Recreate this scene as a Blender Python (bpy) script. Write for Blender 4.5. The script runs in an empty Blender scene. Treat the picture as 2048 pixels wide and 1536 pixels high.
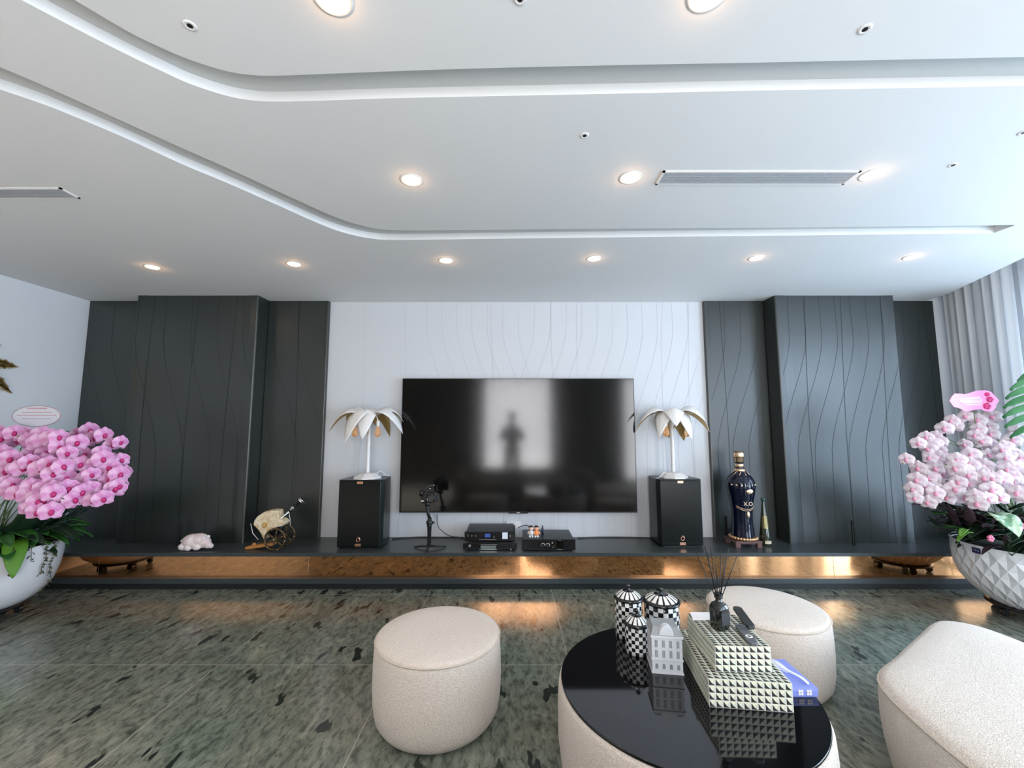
import bpy, bmesh, math, random
from mathutils import Vector, Matrix, Euler
from mathutils.geometry import delaunay_2d_cdt
random.seed(7)
PI = math.pi
S = bpy.context.scene
COL = S.collection
# ------------------------------------------------------------------ camera
HC = 1.45
FPX = 840.0
PITCH = math.atan(84/840.0)
cd = bpy.data.cameras.new('camera'); cam = bpy.data.objects.new('camera', cd); COL.objects.link(cam)
cam.location = (0, 0, HC); cam.rotation_euler = (PI/2 + PITCH, 0, 0)
cd.sensor_width = 36; cd.lens = 36*FPX/2048; cd.clip_start = 0.01
S.camera = cam
# ------------------------------------------------------------------ world, daylight, exposure
S.view_settings.view_transform = 'Standard'; S.view_settings.look = 'None'
S.view_settings.gamma = 1; S.view_settings.exposure = 0.18
w = bpy.data.worlds.new('world'); S.world = w; w.use_nodes = True
w.node_tree.nodes['Background'].inputs[0].default_value = (.70, .84, 1, 1)
w.node_tree.nodes['Background'].inputs[1].default_value = 1.6
DAY = (.58, .77, 1.0)
def daylight(name, loc, rot, sx, sy, L, col=DAY):
    l = bpy.data.lights.new(name, 'AREA'); l.shape = 'RECTANGLE'; l.size = sx; l.size_y = sy
    l.energy = L*PI*sx*sy; l.color = col
    o = bpy.data.objects.new(name, l); COL.objects.link(o); o.location = loc; o.rotation_euler = rot
    return o
# room numbers
XL, XR, YB, YR, ZC = -4.517, 4.75, 4.428, -1.9, 2.781
RWIN = [(-1.5, -.6), (-.4, .55), (.75, 2.3), (2.75, 3.74)]          # window openings in the right wall (y from, y to)
BWIN = [(-.72, 1.0), (2.82, 4.1)]                                    # window openings in the rear wall (x from, x to)
LR = [9, 4, 13, 6]
for (a, b), L in zip(RWIN, LR):
    daylight('daylight', (XR+.35, (a+b)/2, 1.36), (0, PI/2, 0), 2.6, b-a, L)
for (a, b), L, Lb in zip(BWIN, (13, 8), (3, .4)):
    daylight('daylight', ((a+b)/2, YR-.35, 1.4), (PI/2, 0, 0), b-a, 2.6, L, (.94, .93, .94))
    daylight('ceiling_fill', ((a+b)/2, YR-.9, .35), (PI/2+.75, 0, 0), b-a, 1.0, Lb, (1.0, .93, .82))  # added lamp aimed upward as fill for the ceiling
# ------------------------------------------------------------------ helpers
def ray(px, py):
    x = (px-1024)/FPX; v = (768-py)/FPX
    return x, math.cos(PITCH)-v*math.sin(PITCH), math.sin(PITCH)+v*math.cos(PITCH)
def at_y(px, py, y):
    a, b, c = ray(px, py); k = y/b; return Vector((a*k, y, HC+c*k))
def at_z(px, py, z):
    a, b, c = ray(px, py); k = (z-HC)/c; return Vector((a*k, b*k, z))
def at_x(px, py, x):
    a, b, c = ray(px, py); k = x/a; return Vector((x, b*k, HC+c*k))

MATS = {}
def mat(name, col, rough=.5, metal=0, spec=.5, emit=None, es=0, noise=None, bump=None, coat=0, trans=0, ior=None, alpha=1, sheen=0):
    if name in MATS: return MATS[name]
    m = bpy.data.materials.new(name); m.use_nodes = True; nt = m.node_tree; N = nt.nodes; L = nt.links
    p = N['Principled BSDF']; p.inputs['Base Color'].default_value = (*col, 1)
    p.inputs['Roughness'].default_value = rough; p.inputs['Metallic'].default_value = metal
    p.inputs['Specular IOR Level'].default_value = spec
    p.inputs['Coat Weight'].default_value = coat; p.inputs['Coat Roughness'].default_value = .05
    p.inputs['Transmission Weight'].default_value = trans
    p.inputs['Sheen Weight'].default_value = sheen
    if ior: p.inputs['IOR'].default_value = ior
    p.inputs['Alpha'].default_value = alpha
    if emit: p.inputs['Emission Color'].default_value = (*emit, 1); p.inputs['Emission Strength'].default_value = es
    tc = None
    if noise or bump:
        tc = N.new('ShaderNodeTexCoord')
    if noise:      # (scale, colour2, low, high)
        n = N.new('ShaderNodeTexNoise'); n.inputs['Scale'].default_value = noise[0]; n.inputs['Detail'].default_value = 4
        r = N.new('ShaderNodeValToRGB'); r.color_ramp.elements[0].position = noise[2]; r.color_ramp.elements[1].position = noise[3]
        r.color_ramp.elements[0].color = (*col, 1); r.color_ramp.elements[1].color = (*noise[1], 1)
        L.new(tc.outputs['Object'], n.inputs['Vector']); L.new(n.outputs['Fac'], r.inputs[0]); L.new(r.outputs[0], p.inputs['Base Color'])
    if bump:       # (scale, strength, distance)
        n = N.new('ShaderNodeTexNoise'); n.inputs['Scale'].default_value = bump[0]; n.inputs['Detail'].default_value = 3
        b = N.new('ShaderNodeBump'); b.inputs['Strength'].default_value = bump[1]; b.inputs['Distance'].default_value = bump[2]
        L.new(tc.outputs['Object'], n.inputs['Vector']); L.new(n.outputs['Fac'], b.inputs['Height']); L.new(b.outputs[0], p.inputs['Normal'])
    MATS[name] = m
    return m

class MB:
    def __init__(s): s.v = []; s.f = []; s.m = []; s.s = []; s.M = Matrix()
    def add(s, vs, fs, mi=0, smooth=False, M=None):
        o = len(s.v); T = s.M @ M if M is not None else s.M
        s.v += [tuple(T @ Vector(v)) for v in vs]
        for f in fs: s.f.append([o+i for i in f]); s.m.append(mi); s.s.append(smooth)
        return s
    def box(s, x0, x1, y0, y1, z0, z1, mi=0, M=None):
        vs = [(x0,y0,z0),(x1,y0,z0),(x1,y1,z0),(x0,y1,z0),(x0,y0,z1),(x1,y0,z1),(x1,y1,z1),(x0,y1,z1)]
        return s.add(vs, [(0,3,2,1),(4,5,6,7),(0,1,5,4),(1,2,6,5),(2,3,7,6),(3,0,4,7)], mi, False, M)
    def lathe(s, prof, n=32, mi=0, M=None, smooth=True, cap=True, mis=None):
        vs = []; fs = []; k = len(prof)
        for r, z in prof:
            for i in range(n):
                a = 2*PI*i/n; vs.append((r*math.cos(a), r*math.sin(a), z))
        o = len(s.v)
        for j in range(k-1):
            ring = []
            for i in range(n):
                i2 = (i+1) % n; ring.append((j*n+i, j*n+i2, (j+1)*n+i2, (j+1)*n+i))
            fs.append((ring, mis[j] if mis else mi))
        T = s.M @ M if M is not None else s.M
        s.v += [tuple(T @ Vector(v)) for v in vs]
        for ring, mm in fs:
            for f in ring: s.f.append([o+i for i in f]); s.m.append(mm); s.s.append(smooth)
        if cap:
            s.f.append([o+i for i in range(n)][::-1]); s.m.append(mis[0] if mis else mi); s.s.append(False)
            s.f.append([o+(k-1)*n+i for i in range(n)]); s.m.append(mis[-1] if mis else mi); s.s.append(False)
        return s
    def sphere(s, c, r, mi=0, n=16, m=10, M=None):
        if not hasattr(r, '__len__'): r = (r, r, r)
        vs = [(c[0], c[1], c[2]-r[2])]; fs = []
        for j in range(1, m):
            t = -PI/2+PI*j/m
            for i in range(n):
                a = 2*PI*i/n; vs.append((c[0]+r[0]*math.cos(t)*math.cos(a), c[1]+r[1]*math.cos(t)*math.sin(a), c[2]+r[2]*math.sin(t)))
        vs.append((c[0], c[1], c[2]+r[2])); e = len(vs)-1
        for i in range(n): fs.append((0, 1+(i+1) % n, 1+i)); fs.append((e, 1+(m-2)*n+i, 1+(m-2)*n+(i+1) % n))
        for j in range(m-2):
            for i in range(n):
                i2 = (i+1) % n; fs.append((1+j*n+i, 1+j*n+i2, 1+(j+1)*n+i2, 1+(j+1)*n+i))
        return s.add(vs, fs, mi, True, M)
    def tube(s, pts, r, n=8, mi=0, M=None):
        pts = [Vector(p) for p in pts]; k = len(pts)
        if not hasattr(r, '__len__'): r = [r]*k
        vs = []; fs = []; up = None
        for j, p in enumerate(pts):
            d = (pts[min(j+1, k-1)]-pts[max(j-1, 0)]).normalized()
            if up is None: up = Vector((0, 0, 1)) if abs(d.z) < .9 else Vector((1, 0, 0))
            a = d.cross(up); a = a.normalized() if a.length > 1e-6 else Vector((1, 0, 0)); b = a.cross(d).normalized(); up = b
            for i in range(n):
                t = 2*PI*i/n; vs.append(tuple(p+(a*math.cos(t)+b*math.sin(t))*r[j]))
        for j in range(k-1):
            for i in range(n):
                i2 = (i+1) % n; fs.append((j*n+i, (j+1)*n+i, (j+1)*n+i2, j*n+i2))
        fs.append(tuple(range(n))); fs.append(tuple(range((k-1)*n, k*n))[::-1])
        return s.add(vs, fs, mi, True, M)
    def prism(s, poly, h0, h1, mi=0, M=None, axis='z'):
        def P(a, b, h): return (a, b, h) if axis == 'z' else ((a, h, b) if axis == 'y' else (h, a, b))
        n = len(poly); vs = [P(a, b, h0) for a, b in poly]+[P(a, b, h1) for a, b in poly]
        fs = [tuple(range(n))[::-1], tuple(range(n, 2*n))]+[(i, (i+1) % n, n+(i+1) % n, n+i) for i in range(n)]
        return s.add(vs, fs, mi, False, M)
    def grid(s, fn, nu, nv, mi=0, smooth=True, M=None):
        vs = [fn(i/nu, j/nv) for j in range(nv+1) for i in range(nu+1)]
        fs = [(j*(nu+1)+i, j*(nu+1)+i+1, (j+1)*(nu+1)+i+1, (j+1)*(nu+1)+i) for j in range(nv) for i in range(nu)]
        return s.add(vs, fs, mi, smooth, M)
    def mesh(s, name, mats):
        me = bpy.data.meshes.new(name); me.from_pydata(s.v, [], s.f)
        for m in (mats if isinstance(mats, (list, tuple)) else [mats]): me.materials.append(m)
        me.polygons.foreach_set('material_index', s.m); me.polygons.foreach_set('use_smooth', s.s)
        bm = bmesh.new(); bm.from_mesh(me); bmesh.ops.recalc_face_normals(bm, faces=bm.faces); bm.to_mesh(me); bm.free()
        me.update(); return me
    def build(s, name, mats, parent=None, bevel=0, seg=2, sub=0):
        o = bpy.data.objects.new(name, s.mesh(name, mats)); COL.objects.link(o)
        if parent is not None: o.parent = parent
        if bevel:
            b = o.modifiers.new('bevel', 'BEVEL'); b.width = bevel; b.segments = seg; b.limit_method = 'ANGLE'; b.angle_limit = .6
        if sub:
            b = o.modifiers.new('sub', 'SUBSURF'); b.levels = sub; b.render_levels = sub
        return o
def empty(name, loc=(0, 0, 0), rz=0):
    o = bpy.data.objects.new(name, None); COL.objects.link(o); o.location = loc; o.rotation_euler = (0, 0, rz)
    o.empty_display_size = .05
    return o
def tag(o, label=None, cat=None, group=None, kind=None):
    if label: o['label'] = label
    if cat: o['category'] = cat
    if group: o['group'] = group
    if kind: o['kind'] = kind
    return o
def kids(o): return [c for c in bpy.data.objects if c.parent == o]
def copy_tree(o, parent=None):
    c = o.copy(); COL.objects.link(c); c.parent = parent
    for ch in kids(o):
        copy_tree(ch, c)
    return c
def text(name, body, size, m, parent, M, ext=.001):
    c = bpy.data.curves.new(name, 'FONT'); c.body = body; c.size = size; c.extrude = ext; c.align_x = 'CENTER'; c.align_y = 'CENTER'
    c.materials.append(m); q = bpy.data.objects.new(name, c); COL.objects.link(q)
    me = bpy.data.meshes.new_from_object(q.evaluated_get(bpy.context.evaluated_depsgraph_get())); bpy.data.objects.remove(q)
    o = bpy.data.objects.new(name, me); COL.objects.link(o); o.parent = parent; o.matrix_local = M
    return o
def T(x, y, z): return Matrix.Translation((x, y, z))
def R(a, ax): return Matrix.Rotation(a, 4, ax)
FRONT = R(PI/2, 'X')      # turns a flat text so that it faces -y
def smooth(t): t = max(0, min(1, t)); return t*t*(3-2*t)

# ------------------------------------------------------------------ materials
WHITE = mat('white_plaster', (.60, .61, .63), .6, bump=(60, .04, .002))
CEIL = mat('ceiling_paint', (.73, .73, .72), .75)
RECESS_SHADE = mat('recess_shade', (.50, .51, .50), .7)  # darker grey stands in for shade on the groove tops
WGROOVE = mat('white_groove', (.46, .48, .53), .7)
DARK = mat('charcoal_lacquer', (.008, .013, .011), .38, spec=1.0, ior=1.5, bump=(200, .03, .001))
DGROOVE = mat('charcoal_groove', (.006, .009, .009), .5, spec=.6)
SHELF = mat('charcoal_shelf', (.040, .049, .051), .30, spec=.5)
BLACK = mat('black_plastic', (.008, .008, .009), .35)
GLOSSB = mat('gloss_black', (.004, .004, .005), .05, spec=.6)
COPPER = mat('bronze_mirror', (.97, .47, .21), .03, metal=1)
ROSE = mat('rose_gold', (.75, .42, .28), .25, metal=1)
SILVER = mat('silver', (.7, .7, .7), .25, metal=1)
GOLD = mat('gold', (.78, .50, .18), .28, metal=1)
PWHITE = mat('white_enamel', (.78, .76, .74), .4)
BOUCLE = mat('cream_boucle', (.84, .71, .60), .95, noise=(170, (.97, .88, .78), .35, .65), bump=(230, .9, .012), sheen=.3)

def floor_mat():
    m = bpy.data.materials.new('slate_tile'); m.use_nodes = True; nt = m.node_tree; N = nt.nodes; L = nt.links
    p = N['Principled BSDF']; tc = N.new('ShaderNodeTexCoord')
    def mapping(sc, rz):
        a = N.new('ShaderNodeMapping'); a.inputs['Scale'].default_value = sc; a.inputs['Rotation'].default_value = (0, 0, rz)
        L.new(tc.outputs['Object'], a.inputs[0]); return a
    def noise(mp, sc, det, dist=0, rough=.5):
        n = N.new('ShaderNodeTexNoise'); n.inputs['Scale'].default_value = sc; n.inputs['Detail'].default_value = det
        n.inputs['Distortion'].default_value = dist; n.inputs['Roughness'].default_value = rough; L.new(mp.outputs[0], n.inputs['Vector']); return n
    def ramp(src, els):
        r = N.new('ShaderNodeValToRGB'); e = r.color_ramp.elements
        while len(e) < len(els): e.new(.5)
        for i, (pp, c) in enumerate(els): e[i].position = pp; e[i].color = (*c, 1)
        L.new(src, r.inputs[0]); return r
    def mix(a, b, f, bt='MIX'):
        x = N.new('ShaderNodeMix'); x.data_type = 'RGBA'; x.blend_type = bt
        for s_, k in ((a, 6), (b, 7)):
            if isinstance(s_, tuple): x.inputs[k].default_value = (*s_, 1)
            else: L.new(s_, x.inputs[k])
        if isinstance(f, float): x.inputs[0].default_value = f
        else: L.new(f, x.inputs[0])
        return x.outputs[2]
    m1 = mapping((2.3, .95, 1), .42); m2 = mapping((1, 1, 1), .1)
    n1 = noise(m1, 4.2, 6, 1.4, .66); n2 = noise(m2, 1.1, 3); n3 = noise(m1, 15, 5, .4, .7)
    c1 = ramp(n1.outputs['Fac'], [(.30, (.070, .078, .066)), (.42, (.145, .152, .130)), (.58, (.205, .210, .180)), (.75, (.30, .30, .265))])
    c2 = ramp(n2.outputs['Fac'], [(.35, (.86, 1.0, .96)), (.65, (1.04, 1.0, .92))])
    col = mix(c1.outputs[0], c2.outputs[0], 1.0, 'MULTIPLY')
    c3 = ramp(n3.outputs['Fac'], [(.38, (.40, .44, .42)), (.50, (1, 1, 1)), (.70, (1.35, 1.35, 1.32))])
    col = mix(col, c3.outputs[0], .9, 'MULTIPLY')
    # dark crisp flakes
    vo = N.new('ShaderNodeTexVoronoi'); vo.inputs['Scale'].default_value = 3.2
    wv = noise(m1, 6, 2)
    va = N.new('ShaderNodeVectorMath'); va.operation = 'MULTIPLY_ADD'; va.inputs[1].default_value = (.35,)*3
    L.new(wv.outputs['Color'], va.inputs[0]); L.new(m1.outputs[0], va.inputs[2]); L.new(va.outputs[0], vo.inputs['Vector'])
    cf = ramp(vo.outputs['Distance'], [(.18, (1, 1, 1)), (.22, (0, 0, 0))])
    col = mix(col, (.018, .024, .020), cf.outputs[0])
    # tile joints
    sx = N.new('ShaderNodeSeparateXYZ'); L.new(tc.outputs['Object'], sx.inputs[0])
    def line(out, off, per, wd):
        a = N.new('ShaderNodeMath'); a.operation = 'ADD'; a.inputs[1].default_value = off; L.new(out, a.inputs[0])
        b = N.new('ShaderNodeMath'); b.operation = 'PINGPONG'; b.inputs[1].default_value = per/2; L.new(a.outputs[0], b.inputs[0])
        c = N.new('ShaderNodeMath'); c.operation = 'LESS_THAN'; c.inputs[1].default_value = wd; L.new(b.outputs[0], c.inputs[0]); return c.outputs[0]
    lx = line(sx.outputs[0], 1.79, 1.07, .0022); ly = line(sx.outputs[1], -2.72, 1.07, .0022)
    mx = N.new('ShaderNodeMath'); mx.operation = 'MAXIMUM'; L.new(lx, mx.inputs[0]); L.new(ly, mx.inputs[1])
    col = mix(col, (.40, .38, .33), mx.outputs[0])
    L.new(col, p.inputs['Base Color'])
    p.inputs['Roughness'].default_value = .19; p.inputs['Specular IOR Level'].default_value = .75
    b = N.new('ShaderNodeBump'); b.inputs['Strength'].default_value = .05; b.inputs['Distance'].default_value = .004
    L.new(n1.outputs['Fac'], b.inputs['Height']); L.new(b.outputs[0], p.inputs['Normal'])
    return m
FLOOR = floor_mat()

def sheer_mat(name, col, tr, through):
    m = bpy.data.materials.new(name); m.use_nodes = True; nt = m.node_tree; N = nt.nodes; L = nt.links
    N.remove(N['Principled BSDF']); o = N['Material Output']
    a = N.new('ShaderNodeBsdfTranslucent'); a.inputs[0].default_value = (*col, 1)
    b = N.new('ShaderNodeBsdfDiffuse'); b.inputs[0].default_value = (*col, 1)
    c = N.new('ShaderNodeBsdfTransparent')
    m1 = N.new('ShaderNodeMixShader'); m1.inputs[0].default_value = 1-tr; L.new(a.outputs[0], m1.inputs[1]); L.new(b.outputs[0], m1.inputs[2])
    m2 = N.new('ShaderNodeMixShader'); m2.inputs[0].default_value = through; L.new(m1.outputs[0], m2.inputs[1]); L.new(c.outputs[0], m2.inputs[2])
    L.new(m2.outputs[0], o.inputs[0]); return m
SHEER = sheer_mat('sheer_voile', (.9, .9, .92), .6, .55)
GREYCURT = sheer_mat('grey_curtain_cloth', (.74, .74, .75), .3, 0.0)
GLASS = sheer_mat('window_glass', (.95, .98, 1), .5, .97)

# ------------------------------------------------------------------ setting
def struct(o): o['kind'] = 'structure'; return o
struct(MB().box(XL-.2, XR+.2, YR-.2, YB+.2, -.1, 0).build('floor', FLOOR))
# ceiling with two recessed grooves, shade painted on their tops
def lip(pts): return [at_z(x, y, ZC).to_2d() for x, y in pts]
A_far = lip([(43,0),(171,67),(256,110),(317,139),(381,168),(452,191),(500,200),(543,203),(621,202),(767,197),(950,193),(1250,187),(1474,182),(1760,177),(2048,172)])
A_near = lip([(149,0),(256,63),(317,93),(381,120),(452,142),(500,149.5),(548,151.5),(694,146),(950,137),(1250,130),(1474,126),(1760,120),(2048,114)])
B_far = lip([(0,179),(63,200),(122,222),(244,273),(366,329),(450,364),(548,407),(645,450),(694,467),(743,477),(792,480),(950,478),(1250,474.5),(1524,471.5),(1760,469),(1988,466)])
B_near = lip([(0,134),(107,180),(244,242),(366,297),(450,334),(596,401),(670,434),(720,450),(780,460),(950,460),(1250,457),(1524,455.5),(1760,453),(2031,450)])
def spline(pts, n=5):
    out = []
    for i in range(len(pts)-1):
        p0 = pts[max(i-1, 0)]; p1 = pts[i]; p2 = pts[i+1]; p3 = pts[min(i+2, len(pts)-1)]
        for k in range(n):
            t = k/n
            out.append(.5*((2*p1)+(p2-p0)*t+(2*p0-5*p1+4*p2-p3)*t*t+(3*p1-p0-3*p2+p3)*t**3))
    out.append(pts[-1]); return out
def extend(pts, l0, l1):
    pts = list(pts)
    if l0: pts.insert(0, pts[0]+(pts[0]-pts[1]).normalized()*l0)
    if l1: pts.append(pts[-1]+(pts[-1]-pts[-2]).normalized()*l1)
    return pts
ringA = extend(spline(A_far), .9, 1.2); ringA += extend(spline(A_near), .9, 1.2)[::-1]
ringB = extend(spline(B_far), 1.1, 0); ringB += extend(spline(B_near), 1.1, 0)[::-1]
def inside(p, poly):
    c = False; n = len(poly)
    for i in range(n):
        a, b = poly[i], poly[i-1]
        if (a[1] > p[1]) != (b[1] > p[1]) and p[0] < (b[0]-a[0])*(p[1]-a[1])/(b[1]-a[1])+a[0]: c = not c
    return c
outer = [Vector(p) for p in [(XL, YR), (3.95, YR), (3.95, 3.0), (at_z(2048,515,ZC).x, at_z(2048,515,ZC).y), (at_z(1896,588,ZC).x, at_z(1896,588,ZC).y), (4.42, YB), (XL, YB)]]
vv = []; ee = []
for ring in (outer, ringA, ringB):
    o = len(vv); vv += ring; ee += [(o+i, o+(i+1) % len(ring)) for i in range(len(ring))]
res = delaunay_2d_cdt(vv, ee, [], 0, 1e-5)
cb = MB()
fs = []
for f in res[2]:
    c = sum((res[0][i] for i in f), Vector((0, 0)))/len(f)
    if inside(c, outer) and not inside(c, ringA) and not inside(c, ringB): fs.append(f)
cb.add([(v.x, v.y, ZC) for v in res[0]], fs, 0)
GD = .045
for ring in (ringA, ringB):
    n = len(ring); o = [(p.x, p.y, ZC) for p in ring]+[(p.x, p.y, ZC+GD) for p in ring]
    cb.add(o, [(i, (i+1) % n, n+(i+1) % n, n+i) for i in range(n)], 0)
    h = n//2
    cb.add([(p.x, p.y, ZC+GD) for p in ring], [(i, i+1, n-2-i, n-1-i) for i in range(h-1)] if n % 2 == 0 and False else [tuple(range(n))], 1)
n = len(outer)
cb.add([(p.x, p.y, ZC) for p in outer]+[(p.x, p.y, ZC+.22) for p in outer], [(i, (i+1) % n, n+(i+1) % n, n+i) for i in range(n)], 0)
cb.box(XL-.2, XR+.5, YR-.4, YB+.2, ZC+.2, ZC+.3, 0)
struct(cb.build('ceiling', [CEIL, RECESS_SHADE]))
struct(MB().box(XL-.2, XL, YR-.2, YB+.2, 0, ZC+.22).build('wall_left', mat('white_wall_brightened', (.74, .76, .78), .6)))  # lighter copy of the wall white, brightness put into the colour
# feature lines: vertical, sweeping inwards, vertical again
def wave(x0, z, sgn, amp=.30, zt=2.32, zb=1.22):
    t = (zt-z)/(zt-zb); t = max(0, min(1, t)); s = t*t*(3-2*t)*.55+t*.45
    return x0-sgn*amp*s+.012*math.sin(z*2.1+x0*3)
def strip(mb, fx, z0, z1, fy, mi, wd=.004, n=22, xmin=-99, xmax=99):
    prev = None
    for k in range(n+1):
        z = z0+(z1-z0)*k/n; x = fx(z)
        if x < xmin or x > xmax: prev = None; continue
        y = fy(x)-.0012
        cur = (x, y, z)
        if prev: mb.add([(prev[0]-wd/2, prev[1], prev[2]), (prev[0]+wd/2, prev[1], prev[2]), (x+wd/2, y, z), (x-wd/2, y, z)], [(0, 1, 2, 3)], mi)
        prev = cur
wb = MB().box(XL-.2, XR+.2, YB, YB+.2, 0, ZC+.22)
x = -1.0
for k in range(20):
    x0 = -.92+k*.166
    sg = 1 if x0 > .1 else -1
    strip(wb, lambda z: wave(x0, z, sg, .34, 2.45, 1.3), .33, ZC, lambda x: YB, 1, .0035, xmin=-1.9, xmax=2.03)
for x0 in (-1.6, -1.15, -.2, .45, .72, 1.62, 1.9):
    strip(wb, lambda z: x0+.03*math.sin(z*1.7+x0), .33, ZC, lambda x: YB, 1, .003, xmin=-1.9, xmax=2.03)
struct(wb.build('wall_back', [WHITE, WGROOVE]))
# right wall with four full-height windows
wr = MB(); y = YR-.2
for a, b in RWIN+[(YB+.2, None)]:
    wr.box(XR, XR+.2, y, a, 0, ZC+.22); 
    if b: wr.box(XR, XR+.2, a, b, 0, .06); wr.box(XR, XR+.2, a, b, 2.7, ZC+.22); y = b
struct(wr.build('wall_right', WHITE))
WARM = mat('taupe_wall', (.20, .165, .13), .7)
wq = MB(); x = XL-.2
for a, b in BWIN+[(XR+.2, None)]:
    wq.box(x, a, YR-.2, YR, 0, ZC+.22)
    if b: wq.box(a, b, YR-.2, YR, 0, .06); wq.box(a, b, YR-.2, YR, 2.72, ZC+.22); x = b
struct(wq.build('wall_rear', WARM))
FRAME = mat('window_frame', (.10, .10, .11), .4)
wi = 1
for a, b in RWIN:
    mb = MB(); f = .045
    mb.box(XR+.08, XR+.13, a, a+f, .06, 2.7); mb.box(XR+.08, XR+.13, b-f, b, .06, 2.7)
    mb.box(XR+.08, XR+.13, a, b, .06, .06+f); mb.box(XR+.08, XR+.13, a, b, 2.7-f, 2.7)
    o = struct(mb.build('window_%d' % wi, FRAME)); wi += 1
    MB().box(XR+.10, XR+.106, a+f, b-f, .1, 2.66).build('pane', GLASS, o)
for a, b in BWIN:
    mb = MB(); f = .045
    mb.box(a, a+f, YR-.13, YR-.08, .06, 2.72); mb.box(b-f, b, YR-.13, YR-.08, .06, 2.72)
    mb.box(a, b, YR-.13, YR-.08, .06, .06+f); mb.box(a, b, YR-.13, YR-.08, 2.72-f, 2.72)
    o = struct(mb.build('window_%d' % wi, FRAME)); wi += 1
    MB().box(a+f, b-f, YR-.108, YR-.1, .1, 2.68).build('pane', GLASS, o)
# curtains
def curtain(name, p0, p1, z0, z1, amp, pitch, m, label, irr=.3, seed=1):
    rnd = random.Random(seed); p0 = Vector(p0); p1 = Vector(p1); Lg = (p1-p0).length; d = (p1-p0)/Lg; nrm = Vector((-d.y, d.x))
    n = int(Lg/pitch*10); ph = [0]
    for i in range(n): ph.append(ph[-1]+2*PI/10*(1+irr*math.sin(i*.37+seed)+irr*.6*math.sin(i*.91)))
    def fn(u, v):
        i = min(int(u*n), n); p = p0+d*Lg*u; a = amp*(.75+.35*math.sin(i*.21+seed))*(math.sin(ph[i]+.25*math.sin(v*3)))
        q = p+nrm*a; return (q.x, q.y, z0+(z1-z0)*v)
    o = MB().grid(fn, n, 6).build(name, m); tag(o, label, 'curtain'); return o
curtain('curtain', (4.60, 4.37), (4.57, 3.72), .02, ZC+.18, .03, .085, GREYCURT, 'long grey pleated curtain hanging in the right corner beside the slate-blue panels', seed=3)
curtain('curtain', (4.60, 3.70), (4.60, 2.6), .02, ZC+.18, .03, .10, SHEER, 'white sheer curtain on the right window wall next to the grey curtain', seed=5)
curtain('curtain', (-.95, YR+.12), (1.2, YR+.12), .02, ZC-.01, .035, .13, SHEER, 'white sheer curtain across the rear window, mirrored in the television screen', seed=8)
TAUPE = sheer_mat('taupe_drape_cloth', (.17, .15, .12), .1, 0)
curtain('curtain', (-2.6, YR+.14), (-1.02, YR+.14), .02, ZC-.01, .04, .13, TAUPE, 'dark taupe drape left of the rear window as seen in the television screen', seed=9)
curtain('curtain', (1.27, YR+.14), (2.75, YR+.14), .02, ZC-.01, .04, .13, TAUPE, 'dark taupe drape right of the rear window as seen in the television screen', seed=11)

# ------------------------------------------------------------------ dark wall panels
ZS = .321      # top of the console
DPf = 4.19     # face of raised panels
def flat_panel(x0, x1, yf, label, sgn, lines):
    mb = MB(); r = .008
    mb.prism([(x0, YB), (x0, yf+r), (x0+.002, yf+.002), (x0+r, yf), (x1-r, yf), (x1-.002, yf+.002), (x1, yf+r), (x1, YB)], ZS, ZC, 0)
    for x0_, kind in lines:
        if kind: strip(mb, lambda z: wave(x0_, z, sgn), ZS, ZC, lambda x: yf, 1, .0038, 30, x0+.02, x1-.02)
        else: strip(mb, lambda z: x0_+.02*math.sin(z*1.3), ZS, ZC, lambda x: yf, 1, .006, 20, x0+.02, x1-.02)
    o = mb.build('wall_panel', [DARK, DGROOVE]); tag(o, label, 'wall panel', 'charcoal panels of the feature wall'); return o
def raised_panel(x0, x1, label, sgn, lines):
    def fy(x):
        e = .16; d = .007
        if x < x0+e: return DPf-.0+d*smooth((x-x0-.06)/.09)
        if x > x1-e: return DPf+d*smooth((x1-.06-x)/.09)
        return DPf+d
    xs = [x0, x0+.004, x0+.012]+[x0+.03+i*.0125 for i in range(11)]+[x1-.03-i*.0125 for i in range(11)][::-1]+[x1-.012, x1-.004, x1]
    pts = []
    for i, x in enumerate(xs):
        y = fy(x)
        if i == 0 or i == len(xs)-1: y += .014
        elif i == 1 or i == len(xs)-2: y += .005
        pts.append((x, y))
    mb = MB(); mb.prism([(x0, YB-.03)]+pts+[(x1, YB-.03)], ZS, ZC, 0)
    for x0_, kind in lines:
        if kind: strip(mb, lambda z: wave(x0_, z, sgn), ZS, ZC, fy, 1, .0038, 30, x0+.015, x1-.015)
        else: strip(mb, lambda z: x0_+.03*math.sin(z*1.3+x0_), ZS, ZC, fy, 1, .006, 20, x0+.015, x1-.015)
    o = mb.build('wall_panel', [DARK, DGROOVE]); tag(o, label, 'wall panel', 'charcoal panels of the feature wall'); return o
YP = YB-.045
wl = lambda px, py, y: at_y(px, py, y).x
LX = [wl(188,604,YP), wl(275,591,DPf), wl(517,592,DPf), wl(658,603,YP)]
RX = [wl(1408,602,YP), wl(1549,592,DPf), wl(1787,592,DPf), wl(1866,605,YP)]
w1 = lambda a, n, d=.163: [(a+i*d, 1) for i in range(n)]
flat_panel(XL+.001, LX[1], YP, 'dark green-black recessed wall panel between the white left wall and the left raised panel', -1, w1(LX[0]-.3, 4, .27))
raised_panel(LX[1], LX[2], 'dark green-black raised wall panel standing proud behind the pink marbled ornament', -1, w1(LX[1]-.25, 6, .27)+[(LX[1]+.18, 0), (LX[1]+.62, 0), (LX[1]+1.0, 0)])
flat_panel(LX[2], LX[3], YP, 'dark recessed wall panel behind the gold cannon decanter', -1, w1(LX[2]-.2, 4, .27)+[(LX[2]+.33, 0)])
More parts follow.
